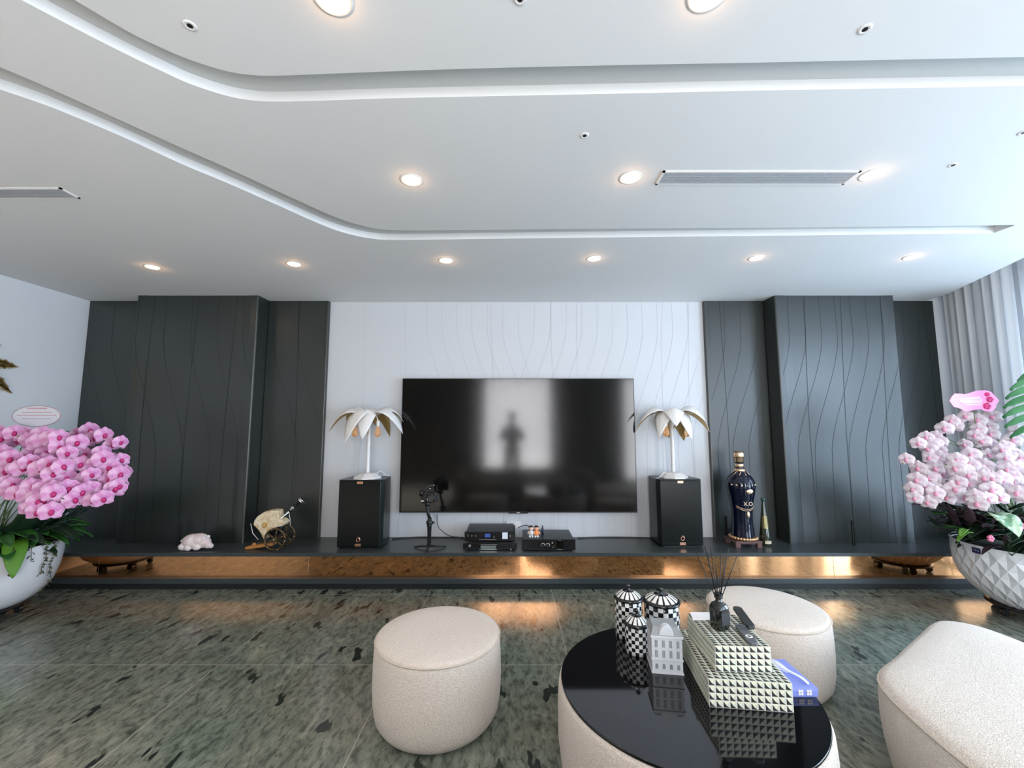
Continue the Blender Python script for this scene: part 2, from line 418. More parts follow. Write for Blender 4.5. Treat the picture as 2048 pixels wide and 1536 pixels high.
flat_panel(RX[0], RX[1], YP, 'slate-blue recessed wall panel behind the tall dark blue bottle', 1, w1(RX[0]+.05, 7)+[(RX[0]+.17, 0)])
raised_panel(RX[1], RX[2], 'slate-blue raised wall panel with wavy engraved lines, standing proud at right', 1, w1(RX[1]+.12, 9)+[(RX[1]+.30, 0), (RX[1]+.66, 0), (RX[1]+1.06, 0)])
flat_panel(RX[2], RX[3], YP, 'slate-blue recessed wall panel furthest right, next to the white corner', 1, w1(RX[2]+.1, 4)+[(RX[2]+.5, 0)])

# ------------------------------------------------------------------ console
YF = 3.885
XC0, XC1 = XL+.002, 4.50
con = empty('media_console', (0, YF, 0)); con.location = (0, 0, 0)
tag(con, 'long low charcoal console running the whole wall with a bronze mirror band', 'console')
MB().box(XC0, XC1, YF, YB-.001, ZS-.032, ZS).build('top_slab', SHELF, con, bevel=.002)
MB().box(XC0, XC1, YF, YB-.001, .055, .10).build('bottom_slab', SHELF, con, bevel=.002)
MB().box(XC0, XC1, YF+.03, YB-.001, 0, .055).build('plinth', DGROOVE, con)
YM = YF+.045
MB().box(XC0, XC1, YM+.01, YM+.03, .10, ZS-.032).build('mirror_backing', BLACK, con)
seams = [XC0]+[wl(px, 1130, YM) for px in (198, 407, 617, 828, 1038, 1258, 1478, 1667)]+[XC1]
for a, b in zip(seams, seams[1:]):
    tag(MB().box(a+.001, b-.001, YM, YM+.01, .10, ZS-.032).build('mirror_panel', COPPER, con, bevel=.001, seg=1), 'bronze tinted mirror panel')

# ------------------------------------------------------------------ television
YT = 4.365
a = at_y(805, 757, YT); b = at_y(1267, 757, YT); c = at_y(799, 1025, YT); d = at_y(1275, 1025, YT)
x0 = (a.x+c.x)/2; x1 = (b.x+d.x)/2; z1 = a.z; z0 = c.z
tv = empty('television', ((x0+x1)/2, YT, z0)); tag(tv, 'huge black flat television mounted on the white wall', 'television')
hw = (x1-x0)/2; hh = z1-z0
MB().box(-hw, hw, .002, .04, 0, hh).build('casing', BLACK, tv, bevel=.003)
MB().box(-hw+.3, hw-.3, .04, YB-YT-.006, .3, hh-.3).build('wall_bracket', BLACK, tv)
SCREEN = mat('tv_screen', (.004, .004, .004), .11, spec=.62, ior=1.5)
MB().box(-hw+.006, hw-.006, 0, .003, .012, hh-.005).build('screen', SCREEN, tv)
fr = MB(); fr.box(-hw, hw, -.003, .003, 0, .011); fr.box(-hw, -hw+.005, -.003, .003, 0, hh); fr.box(hw-.005, hw, -.003, .003, 0, hh); fr.box(-hw, hw, -.003, .003, hh-.004, hh)
fr.build('bezel', mat('dark_metal', (.05, .05, .055), .3, metal=1), tv)
MB().box(-.10, .10, -.004, .01, -.010, 0).build('receiver_strip', BLACK, tv)
MB().box(-.018, .018, -.006, -.003, -.003, .006).build('brand_plate', SILVER, tv)

# ------------------------------------------------------------------ loudspeakers and palm lamps
def speaker(cx, yf, label, front_col):
    t = empty('loudspeaker', (cx, yf, ZS)); tag(t, label, 'speaker', 'pair of loudspeakers on the console')
    w2, h, dp = .215, .625, .33
    MB().prism([(-w2+.03, .012), (w2-.03, .012), (w2, .05), (w2-.02, dp), (-w2+.02, dp), (-w2, .05)], .012, h).build('cabinet', mat('speaker_paint', (.006, .010, .010), .3, spec=.3), t, bevel=.006)
    MB().box(-w2+.02, w2-.02, .0, .014, .02, h-.012).build('grille', front_col, t, bevel=.008, seg=3)
    MB().box(-w2+.04, w2-.04, .03, dp-.03, 0, .012).build('foot', BLACK, t)
    MB().box(-.028, .028, -.003, .001, h-.036, h-.013).build('name_plate', ROSE, t, bevel=.002)
    MB().box(-.028, .028, -.003, .001, .022, .048).build('name_plate', ROSE, t, bevel=.002)
    lg = MB()
    lg.tube([(.016*math.cos(q), -.002, .082+.016*math.sin(q)) for q in [i*2*PI/20 for i in range(21)]], .0035, 6)
    lg.tube([(.017, -.002, .066), (.019, -.002, .085), (.012, -.002, .104), (-.008, -.002, .108)], .0035, 6)
    lg.build('logo', ROSE, t)
    return t
GR = mat('speaker_grille', (.003, .005, .005), .28, spec=.3)
sp1 = speaker(at_y(717, 1095, 4.02).x, 4.0, 'black loudspeaker left of the television, under a palm lamp', GR)
sp2 = speaker(at_y(1365, 1095, 4.06).x, 4.05, 'black loudspeaker right of the television, nearer the tall bottle', GR)
GOLDM = mat('brushed_gold_leaf', (.55, .36, .13), .35, metal=.8)
AMBER = mat('amber_bulb_glass', (.95, .62, .36), .08, trans=.8, spec=.8, ior=1.25, emit=(1, .5, .2), es=.05)
def palm(loc, label, rz):
    t = empty('palm_lamp', loc, rz); tag(t, label, 'lamp', 'pair of palm tree lamps on the loudspeakers')
    MB().lathe([(.135, 0), (.135, .012), (.10, .035), (.075, .048), (.05, .052), (.02, .055)], 8, smooth=False).build('base', PWHITE, t)
    pr = []; zz = .05
    for i in range(14):
        pr += [(.0165, zz), (.0190, zz+.026), (.0165, zz+.030)]; zz += .0315
    MB().lathe(pr+[(.016, zz), (.03, zz+.05), (.034, zz+.09), (.012, zz+.105)], 14).build('stem', PWHITE, t)
    zc = zz+.09
    specs = [(192, .37, 1.0, .19), (150, .33, .62, .17), (238, .27, 1.35, .19), (272, .20, 1.25, .17), (24, .33, .62, .18), (-12, .36, 1.05, .19), (92, .28, .8, .17), (125, .26, 1.25, .15), (58, .27, 1.2, .16)]
    for deg, Lf, droop, wd in specs:
        a = math.radians(deg)
        def fn(u, v, Lf=Lf, droop=droop, wd=wd):
            r = Lf*v; z = .17*math.sin(min(v*2.2, PI*.8))-droop*.27*v**2.4
            ww = wd*math.sin(PI*min(1, v*.97+.03))**.75*(u-.5)
            fold = abs(u-.5)*.09*math.sin(PI*v)
            return (r, ww*1.15, z-fold)
        mb = MB(); mb.grid(fn, 6, 14, 0, True, R(a, 'Z'))
        o = mb.build('palm_leaf', [PWHITE, GOLDM], t); o.location = (0, 0, zc-.005)
        # outer white face up, gilt underside
        md = o.modifiers.new('solid', 'SOLIDIFY'); md.thickness = .003; md.offset = -1; md.material_offset = 1; md.material_offset_rim = 0
        bm = bmesh.new(); bm.from_mesh(o.data)
        if sum(f.normal.z for f in bm.faces) < 0: bmesh.ops.reverse_faces(bm, faces=bm.faces)
        bm.to_mesh(o.data); bm.free()
    MB().sphere((0, 0, zc+.02), .02).build('finial', PWHITE, t)
    for deg in (228, -38):
        a = math.radians(deg)-rz; c, s = math.cos(a), math.sin(a); q = .145
        MB().tube([(0, 0, zc-.03), (c*q*.5, s*q*.5, zc+.03), (c*q*.85, s*q*.85, zc+.01), (c*q, s*q, zc-.03)], .006).build('arm', PWHITE, t)
        sk = MB().lathe([(.013, 0), (.017, -.01), (.017, -.055), (.012, -.06)], 14).build('lamp_socket', PWHITE, t); sk.location = (c*q, s*q, zc-.025)
        MB().lathe([(.012, -.055), (.018, -.075), (.029, -.115), (.028, -.135), (.018, -.152), (.004, -.157)], 16).build('light_bulb', AMBER, t).location = (c*q, s*q, zc-.025)
    MB().tube([(.05, .05, .03), (.10, .10, .06), (.13, .13, .02), (.17, .14, .005)], .004, 6).build('cable', PWHITE, t)
    return t
palm((sp1.location.x+.02, 4.14, ZS+.626), 'white palm tree lamp with gilt leaf undersides left of the television', 0)
palm((sp2.location.x-.01, 4.19, ZS+.626), 'white palm tree lamp with gilt leaf undersides right of the television', math.radians(180-14))

# ------------------------------------------------------------------ ceiling fittings
HOT = mat('lit_diffuser', (1, .9, .75), .5, emit=(1, .86, .66), es=14)
def downlight(px, py, label, group, watts=7, pos=None):
    p = pos or at_z(px, py, ZC); t = empty('downlight', (p.x, p.y, ZC)); tag(t, label, 'downlight', group)
    MB().lathe([(.045, -.001), (.052, -.004), (.060, -.003), (.062, 0)], 28, cap=False).build('trim_ring', PWHITE, t)
    tag(MB().lathe([(.0455, -.0035), (.0455, -.0015)], 28).build('diffuser', HOT, t), 'glowing warm white diffuser')
    l = bpy.data.lights.new('downlight_beam', 'SPOT'); l.energy = watts; l.color = (1, .72, .46) if watts < 10 else (1, .90, .80); l.spot_size = 1.75; l.spot_blend = .9; l.shadow_soft_size = .045
    o = bpy.data.objects.new('beam', l); COL.objects.link(o); o.parent = t; o.location = (0, 0, -.02)
    l = bpy.data.lights.new('downlight_glow', 'POINT'); l.energy = .3; l.color = (1, .55, .25); l.shadow_soft_size = .012
    o = bpy.data.objects.new('glow', l); COL.objects.link(o); o.parent = t; o.location = (0, 0, -.028)
words = ['leftmost of six small warm downlights in the row nearest the feature wall', 'second from left of six downlights in the row nearest the feature wall',
         'third from left of six downlights nearest the feature wall, above the left palm lamp', 'fourth from left of six downlights nearest the feature wall, above the television right half',
         'fifth from left of six downlights nearest the feature wall, above the tall bottle', 'rightmost of six downlights nearest the feature wall, closest to the curtain']
for (x, y), lb in zip([(305,534),(588,528),(892,521),(1188,517),(1513,516),(1824,514)], words):
    downlight(x, y, lb, 'downlights along the feature wall')
for (x, y), lb in zip([(823,360),(1261,355),(1745,349)], ['warm downlight alone left of the air vent between the two recessed tracks', 'warm downlight just left of the long air vent', 'warm downlight touching the right end of the long air vent']):
    downlight(x, y, lb, 'downlights between the recessed tracks')
for (x, y), lb in zip([(665,-4),(1415,-12)], ['bright downlight cut by the top edge of the photo, left one', 'faint downlight cut by the top edge of the photo, right one']):
    downlight(x, y, lb, 'downlights overhead')
for i, (x_, y_) in enumerate([(-3.8, .8), (-2.8, .8), (-1.8, .8), (-3.8, -.6), (-2.8, -.6), (-1.8, -.6)]):  # downlights added out of view as fill for the left side
    downlight(0, 0, 'added fill downlight %s over the bounce rug, out of view' % ['front left by the wall', 'front middle', 'front right', 'back left by the wall', 'back middle', 'back right'][i], 'added fill downlights over the seating area', 60, Vector((x_, y_, ZC)))
def fitting(px, py, label):
    p = at_z(px, py, ZC); t = empty('ceiling_spotlight', (p.x, p.y, ZC)); tag(t, label, 'spotlight', 'small unlit spot fittings in the ceiling')
    MB().lathe([(.008, -.001), (.013, -.003), (.019, -.003), (.021, 0)], 24, cap=False).build('trim_ring', PWHITE, t)
    tag(MB().lathe([(.0085, -.0025), (.0085, -.0005)], 20).build('lens', BLACK, t), 'dark lens')
for q in [(380,51,'small unlit spot fitting inside the curve of the near track, upper left'), (1730,58,'small unlit spot fitting in the ceiling, upper right'),
          (1169,271,'small unlit spot fitting between the tracks near the middle'), (1906,330,'small unlit spot fitting right of the long air vent'),
          (2047,265,'small unlit spot fitting cut by the right edge of the photo'), (1040,-2,'small unlit spot fitting cut by the top edge of the photo')]:
    fitting(*q)
GRILLE = mat('vent_grille', (.42, .44, .46), .5)
def vent(x0, x1, y0, y1, label):
    t = empty('air_vent', ((x0+x1)/2, (y0+y1)/2, ZC)); tag(t, label, 'air vent', 'slatted air vents in the ceiling')
    a, b = (x1-x0)/2, (y1-y0)/2; f = .012
    m = MB(); m.box(-a, a, -b, -b+f, -.006, 0); m.box(-a, a, b-f, b, -.006, 0); m.box(-a, -a+f, -b, b, -.006, 0); m.box(a-f, a, -b, b, -.006, 0); m.build('frame', PWHITE, t)
    MB().box(-a+f, a-f, -b+f, b-f, -.0015, -.0003).build('backing', mat('vent_dark', (.16, .17, .18), .7), t)
    n = 7
    sl = MB()
    for i in range(n):
        y = -b+f+(2*b-2*f)*(i+.5)/n; sl.box(-a+f, a-f, y-.004, y+.004, -.006, -.001, 0)
    sl.build('slats', GRILLE, t)
p = at_z(1325,341,ZC); q = at_z(1312,368,ZC); r = at_z(1726,339,ZC)
vent((p.x+q.x)/2, r.x, p.y, q.y, 'long white slatted air vent in the ceiling above the right side')
p = at_z(122,375,ZC); q = at_z(160,396,ZC)
vent(-4.3, (p.x+q.x)/2, p.y, q.y, 'slatted air vent in the ceiling at the far left edge')

# ------------------------------------------------------------------ ottomans and coffee table
def ottoman(loc, r, h, label, rx=1, ry=1, rz=0, n=64):
    t = empty('ottoman', loc, rz); tag(t, label, 'ottoman', 'cream boucle ottomans')
    pr = [(r*.80, .0), (r*.90, .012), (r*.965, .045), (r*1.0, .11), (r*1.012, h*.5), (r*1.005, h-.10), (r*.995, h-.045), (r*.98, h-.018)]
    MB().lathe(pr, n, 0, Matrix.Diagonal((rx, ry, 1, 1)), cap=True).build('body', BOUCLE, t)
    top = [(r*.98, h-.018), (r*.965, h-.006), (r*.92, h), (r*.6, h+.006), (r*.25, h+.008), (.001, h+.008)]
    MB().lathe(top, n, 0, Matrix.Diagonal((rx, ry, 1, 1)), cap=False).build('seat_cushion', BOUCLE, t)
    q = [(r*.987*rx*math.cos(a*2*PI/n), r*.987*ry*math.sin(a*2*PI/n), h-.019) for a in range(n+1)]
    MB().tube(q, .0045, 6).build('piping', mat('piping_cloth', (.62, .54, .45), .9), t)
    MB().lathe([(r*.74, -.0), (r*.74, .006)], 40, 0, Matrix.Diagonal((rx, ry, 1, 1))).build('base', BLACK, t)
    return t
OH = .40
ottoman((-.378, 2.285, 0), .318, OH, 'small round cream boucle ottoman standing alone left of the coffee table')
ottoman((1.495, 2.60, 0), .318, OH, 'round cream boucle ottoman behind the coffee table')
# large soft-cornered ottoman at the right
def superottoman(loc, h, label):
    t = empty('ottoman', loc); tag(t, label, 'ottoman', 'cream boucle ottomans')
    P_ = [(1.44,1.30),(1.46,1.62),(1.55,1.90),(1.80,2.08),(2.10,2.28),(2.33,2.42),(2.47,2.38),(2.52,2.2),(2.52,1.8),(2.46,1.35),(2.25,1.02),(1.95,.86),(1.65,.90),(1.49,1.06)]
    P_ = [Vector((x_-loc[0], y_-loc[1])) for x_, y_ in P_]; m_ = len(P_); out = []
    for i in range(m_):
        p0, p1, p2, p3 = P_[i-1], P_[i], P_[(i+1) % m_], P_[(i+2) % m_]
        for k in range(6):
            t_ = k/6; out.append(.5*((2*p1)+(p2-p0)*t_+(2*p0-5*p1+4*p2-p3)*t_*t_+(3*p1-p0-3*p2+p3)*t_**3))
    n = len(out)
    def ring(k, z): return [(v.x*k, v.y*k, z) for v in out]
    def stack(lv, cap):
        mb = MB(); vs = []
        for k, z in lv: vs += ring(k, z)
        fs = [(j*n+i, j*n+(i+1) % n, (j+1)*n+(i+1) % n, (j+1)*n+i) for j in range(len(lv)-1) for i in range(n)]
        if cap: fs.append(tuple(range(n))[::-1])
        return mb.add(vs, fs, 0, True)
    stack([(.84, 0), (.90, .02), (.955, .07), (.985, .16), (1.0, h*.62), (1.0, h-.06), (.99, h-.022)], True).build('body', BOUCLE, t)
    stack([(.99, h-.022), (.975, h-.006), (.93, h+.004), (.75, h+.014), (.4, h+.02), (.0005, h+.021)], False).build('seat_cushion', BOUCLE, t)
    q = ring(.994, h-.023); q.append(q[0])
    MB().tube(q, .0045, 6).build('piping', mat('piping_cloth', (.62, .54, .45), .9), t)
    return t
superottoman((2.0, 1.62, 0), .40, 'large soft-cornered cream boucle ottoman cut by the right edge of the photo')

TH = .42
TX, TY, TR = .687, 1.81, .485
ct = empty('coffee_table', (TX, TY, 0)); tag(ct, 'round coffee table with glossy black glass top on a cream boucle drum', 'coffee table')
MB().lathe([(TR*.93, 0), (TR*.97, .02), (TR*1.0, .08), (TR*1.03, .2), (TR*1.03, .33), (TR*1.02, TH-.03), (TR*1.005, TH-.012), (TR*.5, TH-.012)], 80, cap=True).build('drum_base', BOUCLE, ct)
MB().lathe([(TR-.002, TH-.012), (TR, TH-.009), (TR, TH-.002), (TR-.002, TH)], 96).build('glass_top', GLOSSB, ct)

# ------------------------------------------------------------------ checkered canisters
CW = mat('enamel_cream', (.82, .82, .80), .18, spec=.6); CK = mat('enamel_black', (.010, .010, .012), .12, spec=.6)
def canister(px, pyfront, wpx, ytop, label, cols, rows):
    f = at_z(px, pyfront, TH); rad = wpx/2/FPX*f.y*1.0
    d = Vector((f.x, f.y)); c = d+d.normalized()*rad
    body_h = ytop
    t = empty('canister', (c.x, c.y, TH), .2); tag(t, label, 'canister', 'black and white checkered canisters')
    n = cols*2; sub = 2; N = n*sub
    mb = MB(); vs = []; 
    lv = [0, .004]+[.004+(body_h-.008)*i/rows for i in range(1, rows)]+[body_h-.004, body_h]
    lv = [0]+[body_h*i/rows for i in range(1, rows+1)]
    for z in lv:
        for i in range(N): a_ = 2*PI*i/N; vs.append((rad*math.cos(a_), rad*math.sin(a_), z))
    o = 0
    mb.v = [tuple(v) for v in vs]
    for j in range(rows):
        for i in range(N):
            i2 = (i+1) % N; mb.f.append([j*N+i, j*N+i2, (j+1)*N+i2, (j+1)*N+i]); mb.m.append(((i//sub)+j) % 2); mb.s.append(True)
    mb.f.append(list(range(N))[::-1]); mb.m.append(1); mb.s.append(False)
    mb.f.append([rows*N+i for i in range(N)]); mb.m.append(1); mb.s.append(False)
    mb.build('body', [CW, CK], t)
    ld = MB(); b = body_h
    ld.lathe([(rad*1.0, b), (rad*1.08, b+.002), (rad*1.09, b+.006), (rad*1.08, b+.011), (rad*1.0, b+.014), (rad*.93, b+.016)], N, 1, cap=False)
    pr = [(rad*.93, b+.016), (rad*.84, b+.022), (rad*.62, b+.033), (rad*.42, b+.039)]
    o = len(ld.v)
    for r_, z in pr:
        for i in range(N): a_ = 2*PI*i/N; ld.v.append((r_*math.cos(a_), r_*math.sin(a_), z))
    for j in range(3):
        for i in range(N):
            i2 = (i+1) % N; ld.f.append([o+j*N+i, o+j*N+i2, o+(j+1)*N+i2, o+(j+1)*N+i]); ld.m.append(1 if i % 3 == 0 else 0); ld.s.append(True)
    ld.lathe([(rad*.42, b+.039), (rad*.3, b+.042), (.001, b+.043)], 24, 1, cap=False)
    ld.build('lid', [CW, CK], t)
    MB().lathe([(.012, b+.041), (.006, b+.046), (.004, b+.052), (.009, b+.057), (.011, b+.063), (.007, b+.070), (.001, b+.072)], 16).build('knob', CK, t)
    return t
canister(1259, 1283, 52, .172, 'tall slim checkered canister at the back left of the coffee table', 11, 9)
canister(1325, 1283, 66, .150, 'widest checkered canister, behind the little white house', 11, 7)
canister(1275, 1314, 45, .116, 'smallest checkered canister, in front of the two taller ones', 10, 7)

# ------------------------------------------------------------------ little house
HW = mat('house_white', (.66, .68, .72), .5); HS = mat('house_grey', (.30, .32, .34), .5); HP = mat('house_pane', (.24, .27, .30), .3)
a = at_z(1305, 1346, TH); b = at_z(1367, 1351, TH)
hwid = (b-a).length; ang = math.atan2(b.y-a.y, b.x-a.x)
ho = empty('house_figurine', (a.x, a.y, TH), ang); tag(ho, 'small white porcelain town house with grey roof beside the checkered canisters', 'figurine')
hh_ = .148; dp = .115
m = MB(); m.box(0, hwid, 0, dp, .006, hh_); m.build('walls', HW, ho, bevel=.0015)
MB().box(-.003, hwid+.003, -.003, dp+.002, 0, .0065).build('plinth', HW, ho, bevel=.001)
MB().box(-.003, hwid+.003, -.004, dp, hh_*.36, hh_*.36+.005).build('string_course', HW, ho, bevel=.001)
MB().box(-.004, hwid+.004, -.005, dp+.003, hh_-.006, hh_+.003).build('cornice', HW, ho, bevel=.001)
m = MB(); z0_, z1_ = hh_+.003, hh_+.030; i_ = .022
m.add([(-.003,-.004,z0_),(hwid+.003,-.004,z0_),(hwid+.003,dp,z0_),(-.003,dp,z0_),(i_*.5,i_,z1_),(hwid-i_*.5,i_,z1_),(hwid-i_*.5,dp-.01,z1_),(i_*.5,dp-.01,z1_)], [(0,1,5,4),(1,2,6,5),(2,3,7,6),(3,0,4,7),(4,5,6,7)], 0)
m.build('roof', HS, ho, bevel=.001)
m = MB(); m.prism([(hwid/2+.030*math.cos(q), hh_+.004+.040*math.sin(q)) for q in [PI*k/14 for k in range(15)]], -.002, .03, 0, None, 'y'); m.build('dormer', HW, ho, bevel=.002)
for row, (zc_, hh2) in enumerate([(hh_*.80, .028), (hh_*.53, .028), (hh_*.20, .022)]):
    for k in range(4):
        xc_ = hwid*(.15+.235*k)
        m = MB()
        if row < 2: m.box(xc_-.0055, xc_+.0055, -.0012, .001, zc_-hh2/2, zc_+hh2/2)
        else: m.prism([(xc_-.006, zc_-.01), (xc_+.006, zc_-.01), (xc_+.006, zc_+.004)]+[(xc_+.006*math.cos(q), zc_+.004+.006*math.sin(q)) for q in [PI*j/8 for j in range(1, 8)]]+[(xc_-.006, zc_+.004)], -.0012, .001, 0, None, 'y')
        o = m.build('window', HP, ho)
        fr = MB(); fr.box(xc_-.0075, xc_+.0075, -.0028, 0, zc_-hh2/2-.003, zc_-hh2/2-.001)
        if row < 2: fr.box(xc_-.0005, xc_+.0005, -.0018, 0, zc_-hh2/2, zc_+hh2/2)
        fr.build('sill', HW, o)

# ------------------------------------------------------------------ studded boxes
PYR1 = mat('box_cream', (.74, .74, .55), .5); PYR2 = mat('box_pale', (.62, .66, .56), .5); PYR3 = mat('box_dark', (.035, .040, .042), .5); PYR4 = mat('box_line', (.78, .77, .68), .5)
def pyr_face(mb, O, U, V, nu, nv, h):
    """printed pyramid studs: two pale and two dark facets per square"""
    O = Vector(O); U = Vector(U); V = Vector(V); Nn = U.cross(V).normalized(); g = .06
    for i in range(nu):
        for j in range(nv):
            p = [O+U*((i+a_)/nu)+V*((j+b_)/nv) for a_, b_ in ((g, g), (1-g, g), (1-g, 1-g), (g, 1-g))]
            q = [O+U*((i+a_)/nu)+V*((j+b_)/nv)+Nn*h for a_, b_ in ((.46, .30), (.62, .30), (.62, .46), (.46, .46))]
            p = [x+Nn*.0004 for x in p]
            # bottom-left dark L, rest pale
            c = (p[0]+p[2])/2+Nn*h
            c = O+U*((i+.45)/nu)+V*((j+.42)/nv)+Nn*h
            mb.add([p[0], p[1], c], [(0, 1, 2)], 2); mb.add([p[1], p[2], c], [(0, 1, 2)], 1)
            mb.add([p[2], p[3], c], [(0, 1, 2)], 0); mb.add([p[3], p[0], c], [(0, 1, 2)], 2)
            e = O+U*((i+g)/nu)+V*((j+g)/nv)
def studded(name, label, origin, ang, w, d, h, nw, nd, nh):
    t = empty(name, origin, ang); tag(t, label, 'box', 'stack of studded boxes on the coffee table')
    def shell(nm, z0, z1, top):
        mb = MB(); mb.box(0, w, 0, d, z0, z1, 3)
        k = max(1, round(nh*(z1-z0)/h))
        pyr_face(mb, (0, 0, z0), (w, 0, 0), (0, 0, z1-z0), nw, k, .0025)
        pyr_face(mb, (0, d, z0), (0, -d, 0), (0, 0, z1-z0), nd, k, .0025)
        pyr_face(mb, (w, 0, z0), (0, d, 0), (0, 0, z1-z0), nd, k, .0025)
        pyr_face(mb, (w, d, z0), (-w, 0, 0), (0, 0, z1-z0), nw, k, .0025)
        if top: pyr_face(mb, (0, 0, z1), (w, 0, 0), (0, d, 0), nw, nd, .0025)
        mb.build(nm, [PYR1, PYR2, PYR3, PYR4], t)
    shell('box_base', 0, h*(nh-1)/nh-.0012, False); shell('lid', h*(nh-1)/nh, h, True)
    return t
a = at_z(1419, 1414, TH); b = at_z(1588, 1426, TH)
wL = (b-a).length; aL = math.atan2(b.y-a.y, b.x-a.x)
# height from the top-left corner of the front face
zt = lambda px, py, y: at_y(px, py, y).z
hL = zt(1415.4, 1356.6, a.y)-TH
bk = at_z(1357.8, 1256.5, TH+hL); dL = (bk.to_2d()-a.to_2d()).length
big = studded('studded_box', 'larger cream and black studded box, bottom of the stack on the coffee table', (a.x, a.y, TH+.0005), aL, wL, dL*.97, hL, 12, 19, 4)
a2 = at_z(1432, 1345, TH+hL); b2 = at_z(1544, 1347, TH+hL); w2_ = (b2-a2).length
hU = zt(1432, 1293, a2.y)-TH-hL
bk2 = at_z(1377.5, 1227.7, TH+hL+hU); dU = (bk2.to_2d()-a2.to_2d()).length
aU = math.atan2(b2.y-a2.y, b2.x-a2.x)
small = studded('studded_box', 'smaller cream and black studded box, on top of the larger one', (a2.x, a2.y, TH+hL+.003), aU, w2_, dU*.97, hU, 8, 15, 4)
ZU = TH+hL+hU+.0058
print('boxes', wL, hL, dL, w2_, hU, dU, aL, aU, a, b)
# diffuser, remotes, note on the small box
p = at_z(1447, 1262, ZU)
df = empty('reed_diffuser', (p.x, p.y+.03, ZU), math.radians(25)); tag(df, 'glossy black bottle reed diffuser with dark sticks on the small studded box', 'diffuser')
B = .030
def rsq(r_, z, e=4, n=32):
    return [(r_*math.copysign(abs(math.cos(2*PI*i/n))**(2/e), math.cos(2*PI*i/n)), r_*math.copysign(abs(math.sin(2*PI*i/n))**(2/e), math.sin(2*PI*i/n)), z) for i in range(n)]
mb = MB(); vs = []; lv = [(B*.94, 0, 5), (B, .003, 5), (B, .078, 5), (B*.96, .088, 4), (B*.8, .097, 3), (B*.5, .103, 2), (.012, .108, 2), (.012, .122, 2)]
for r_, z, e in lv: vs += rsq(r_, z, e)
mb.add(vs, [(j*32+i, j*32+(i+1) % 32, (j+1)*32+(i+1) % 32, (j+1)*32+i) for j in range(len(lv)-1) for i in range(32)]+[tuple(range(32))[::-1], tuple(range((len(lv)-1)*32, len(lv)*32))], 0, True)
mb.build('bottle', mat('diffuser_glass', (.006, .008, .007), .04, spec=.8), df)
MB().lathe([(.0165, .119), (.0165, .124), (.013, .125), (.013, .131), (.0165, .132), (.0165, .137)], 20).build('collar', BLACK, df)
MB().box(-.024, .024, -B-.0012, -B+.001, .02, .07).build('label_plate', mat('label_black', (.02, .02, .02), .5), df)
for k in range(9):
    q = 2*PI*k/9+.3; sp = .30 if k % 2 else .2
    MB().tube([(.004*math.cos(q), .004*math.sin(q), .10), (.26*sp*math.cos(q), .26*sp*math.sin(q), .10+.20*math.cos(sp)+.01*(k % 3))], .0019, 6).build('reed', BLACK, df)
def slab(name, label, cat, pa, pb, wd, th, m, z, extra=None):
    a_ = at_z(*pa, z+th); b_ = at_z(*pb, z+th); d_ = b_-a_; L_ = d_.length
    t = empty(name, ((a_.x+b_.x)/2, (a_.y+b_.y)/2, z), math.atan2(d_.y, d_.x)); tag(t, label, cat)
    MB().prism([(-L_/2+wd*.3, -wd/2), (L_/2-wd*.3, -wd/2), (L_/2, -wd*.25), (L_/2, wd*.25), (L_/2-wd*.3, wd/2), (-L_/2+wd*.3, wd/2), (-L_/2, wd*.25), (-L_/2, -wd*.25)], 0, th).build('case', m, t, bevel=.002)
    return t, L_
rm, L_ = slab('remote_control', 'plain black remote control lying behind the grey one on the small box', 'remote control', (1473, 1212), (1502, 1252), .036, .014, mat('remote_black', (.03, .035, .037), .4), ZU)
for i in range(2):
    for k in range(4): MB().lathe([(.003, .0135), (.003, .0153)], 10, 0, T(-L_*.3+k*.02, -.007+.014*i, 0)).build('button', BLACK, rm)
rm, L_ = slab('remote_control', 'grey remote control with a white ring button on the small studded box', 'remote control', (1478, 1247), (1508, 1286), .036, .013, mat('remote_grey', (.12, .13, .14), .4), ZU)
MB().lathe([(.013, .013), (.013, .0145), (.007, .0145), (.007, .0132)], 24, 0, T(L_*.18, 0, 0), cap=False).build('ring_button', PWHITE, rm)
for i in range(3):
    for k in range(4): MB().lathe([(.0027, .0125), (.0027, .0145)], 10, 0, T(-L_*.38+k*.013, -.010+.010*i, 0)).build('button', BLACK, rm)
p = at_z(1400, 1233, ZU)
c0, c1, c2, c3 = [at_z(x, y, ZU+.001) for x, y in ((1386, 1241), (1432, 1241), (1424, 1226), (1380, 1226))]
mb = MB(); mb.add([tuple(v) for v in (c0, c1, c2, c3)]+[(v.x, v.y, v.z+.004) for v in (c0, c1, c2, c3)], [(0,3,2,1),(4,5,6,7),(0,1,5,4),(1,2,6,5),(2,3,7,6),(3,0,4,7)], 0)
tag(mb.build('note_card', mat('card_white', (.85, .84, .85), .6)), 'blank white note card at the back left corner of the small studded box', 'card')
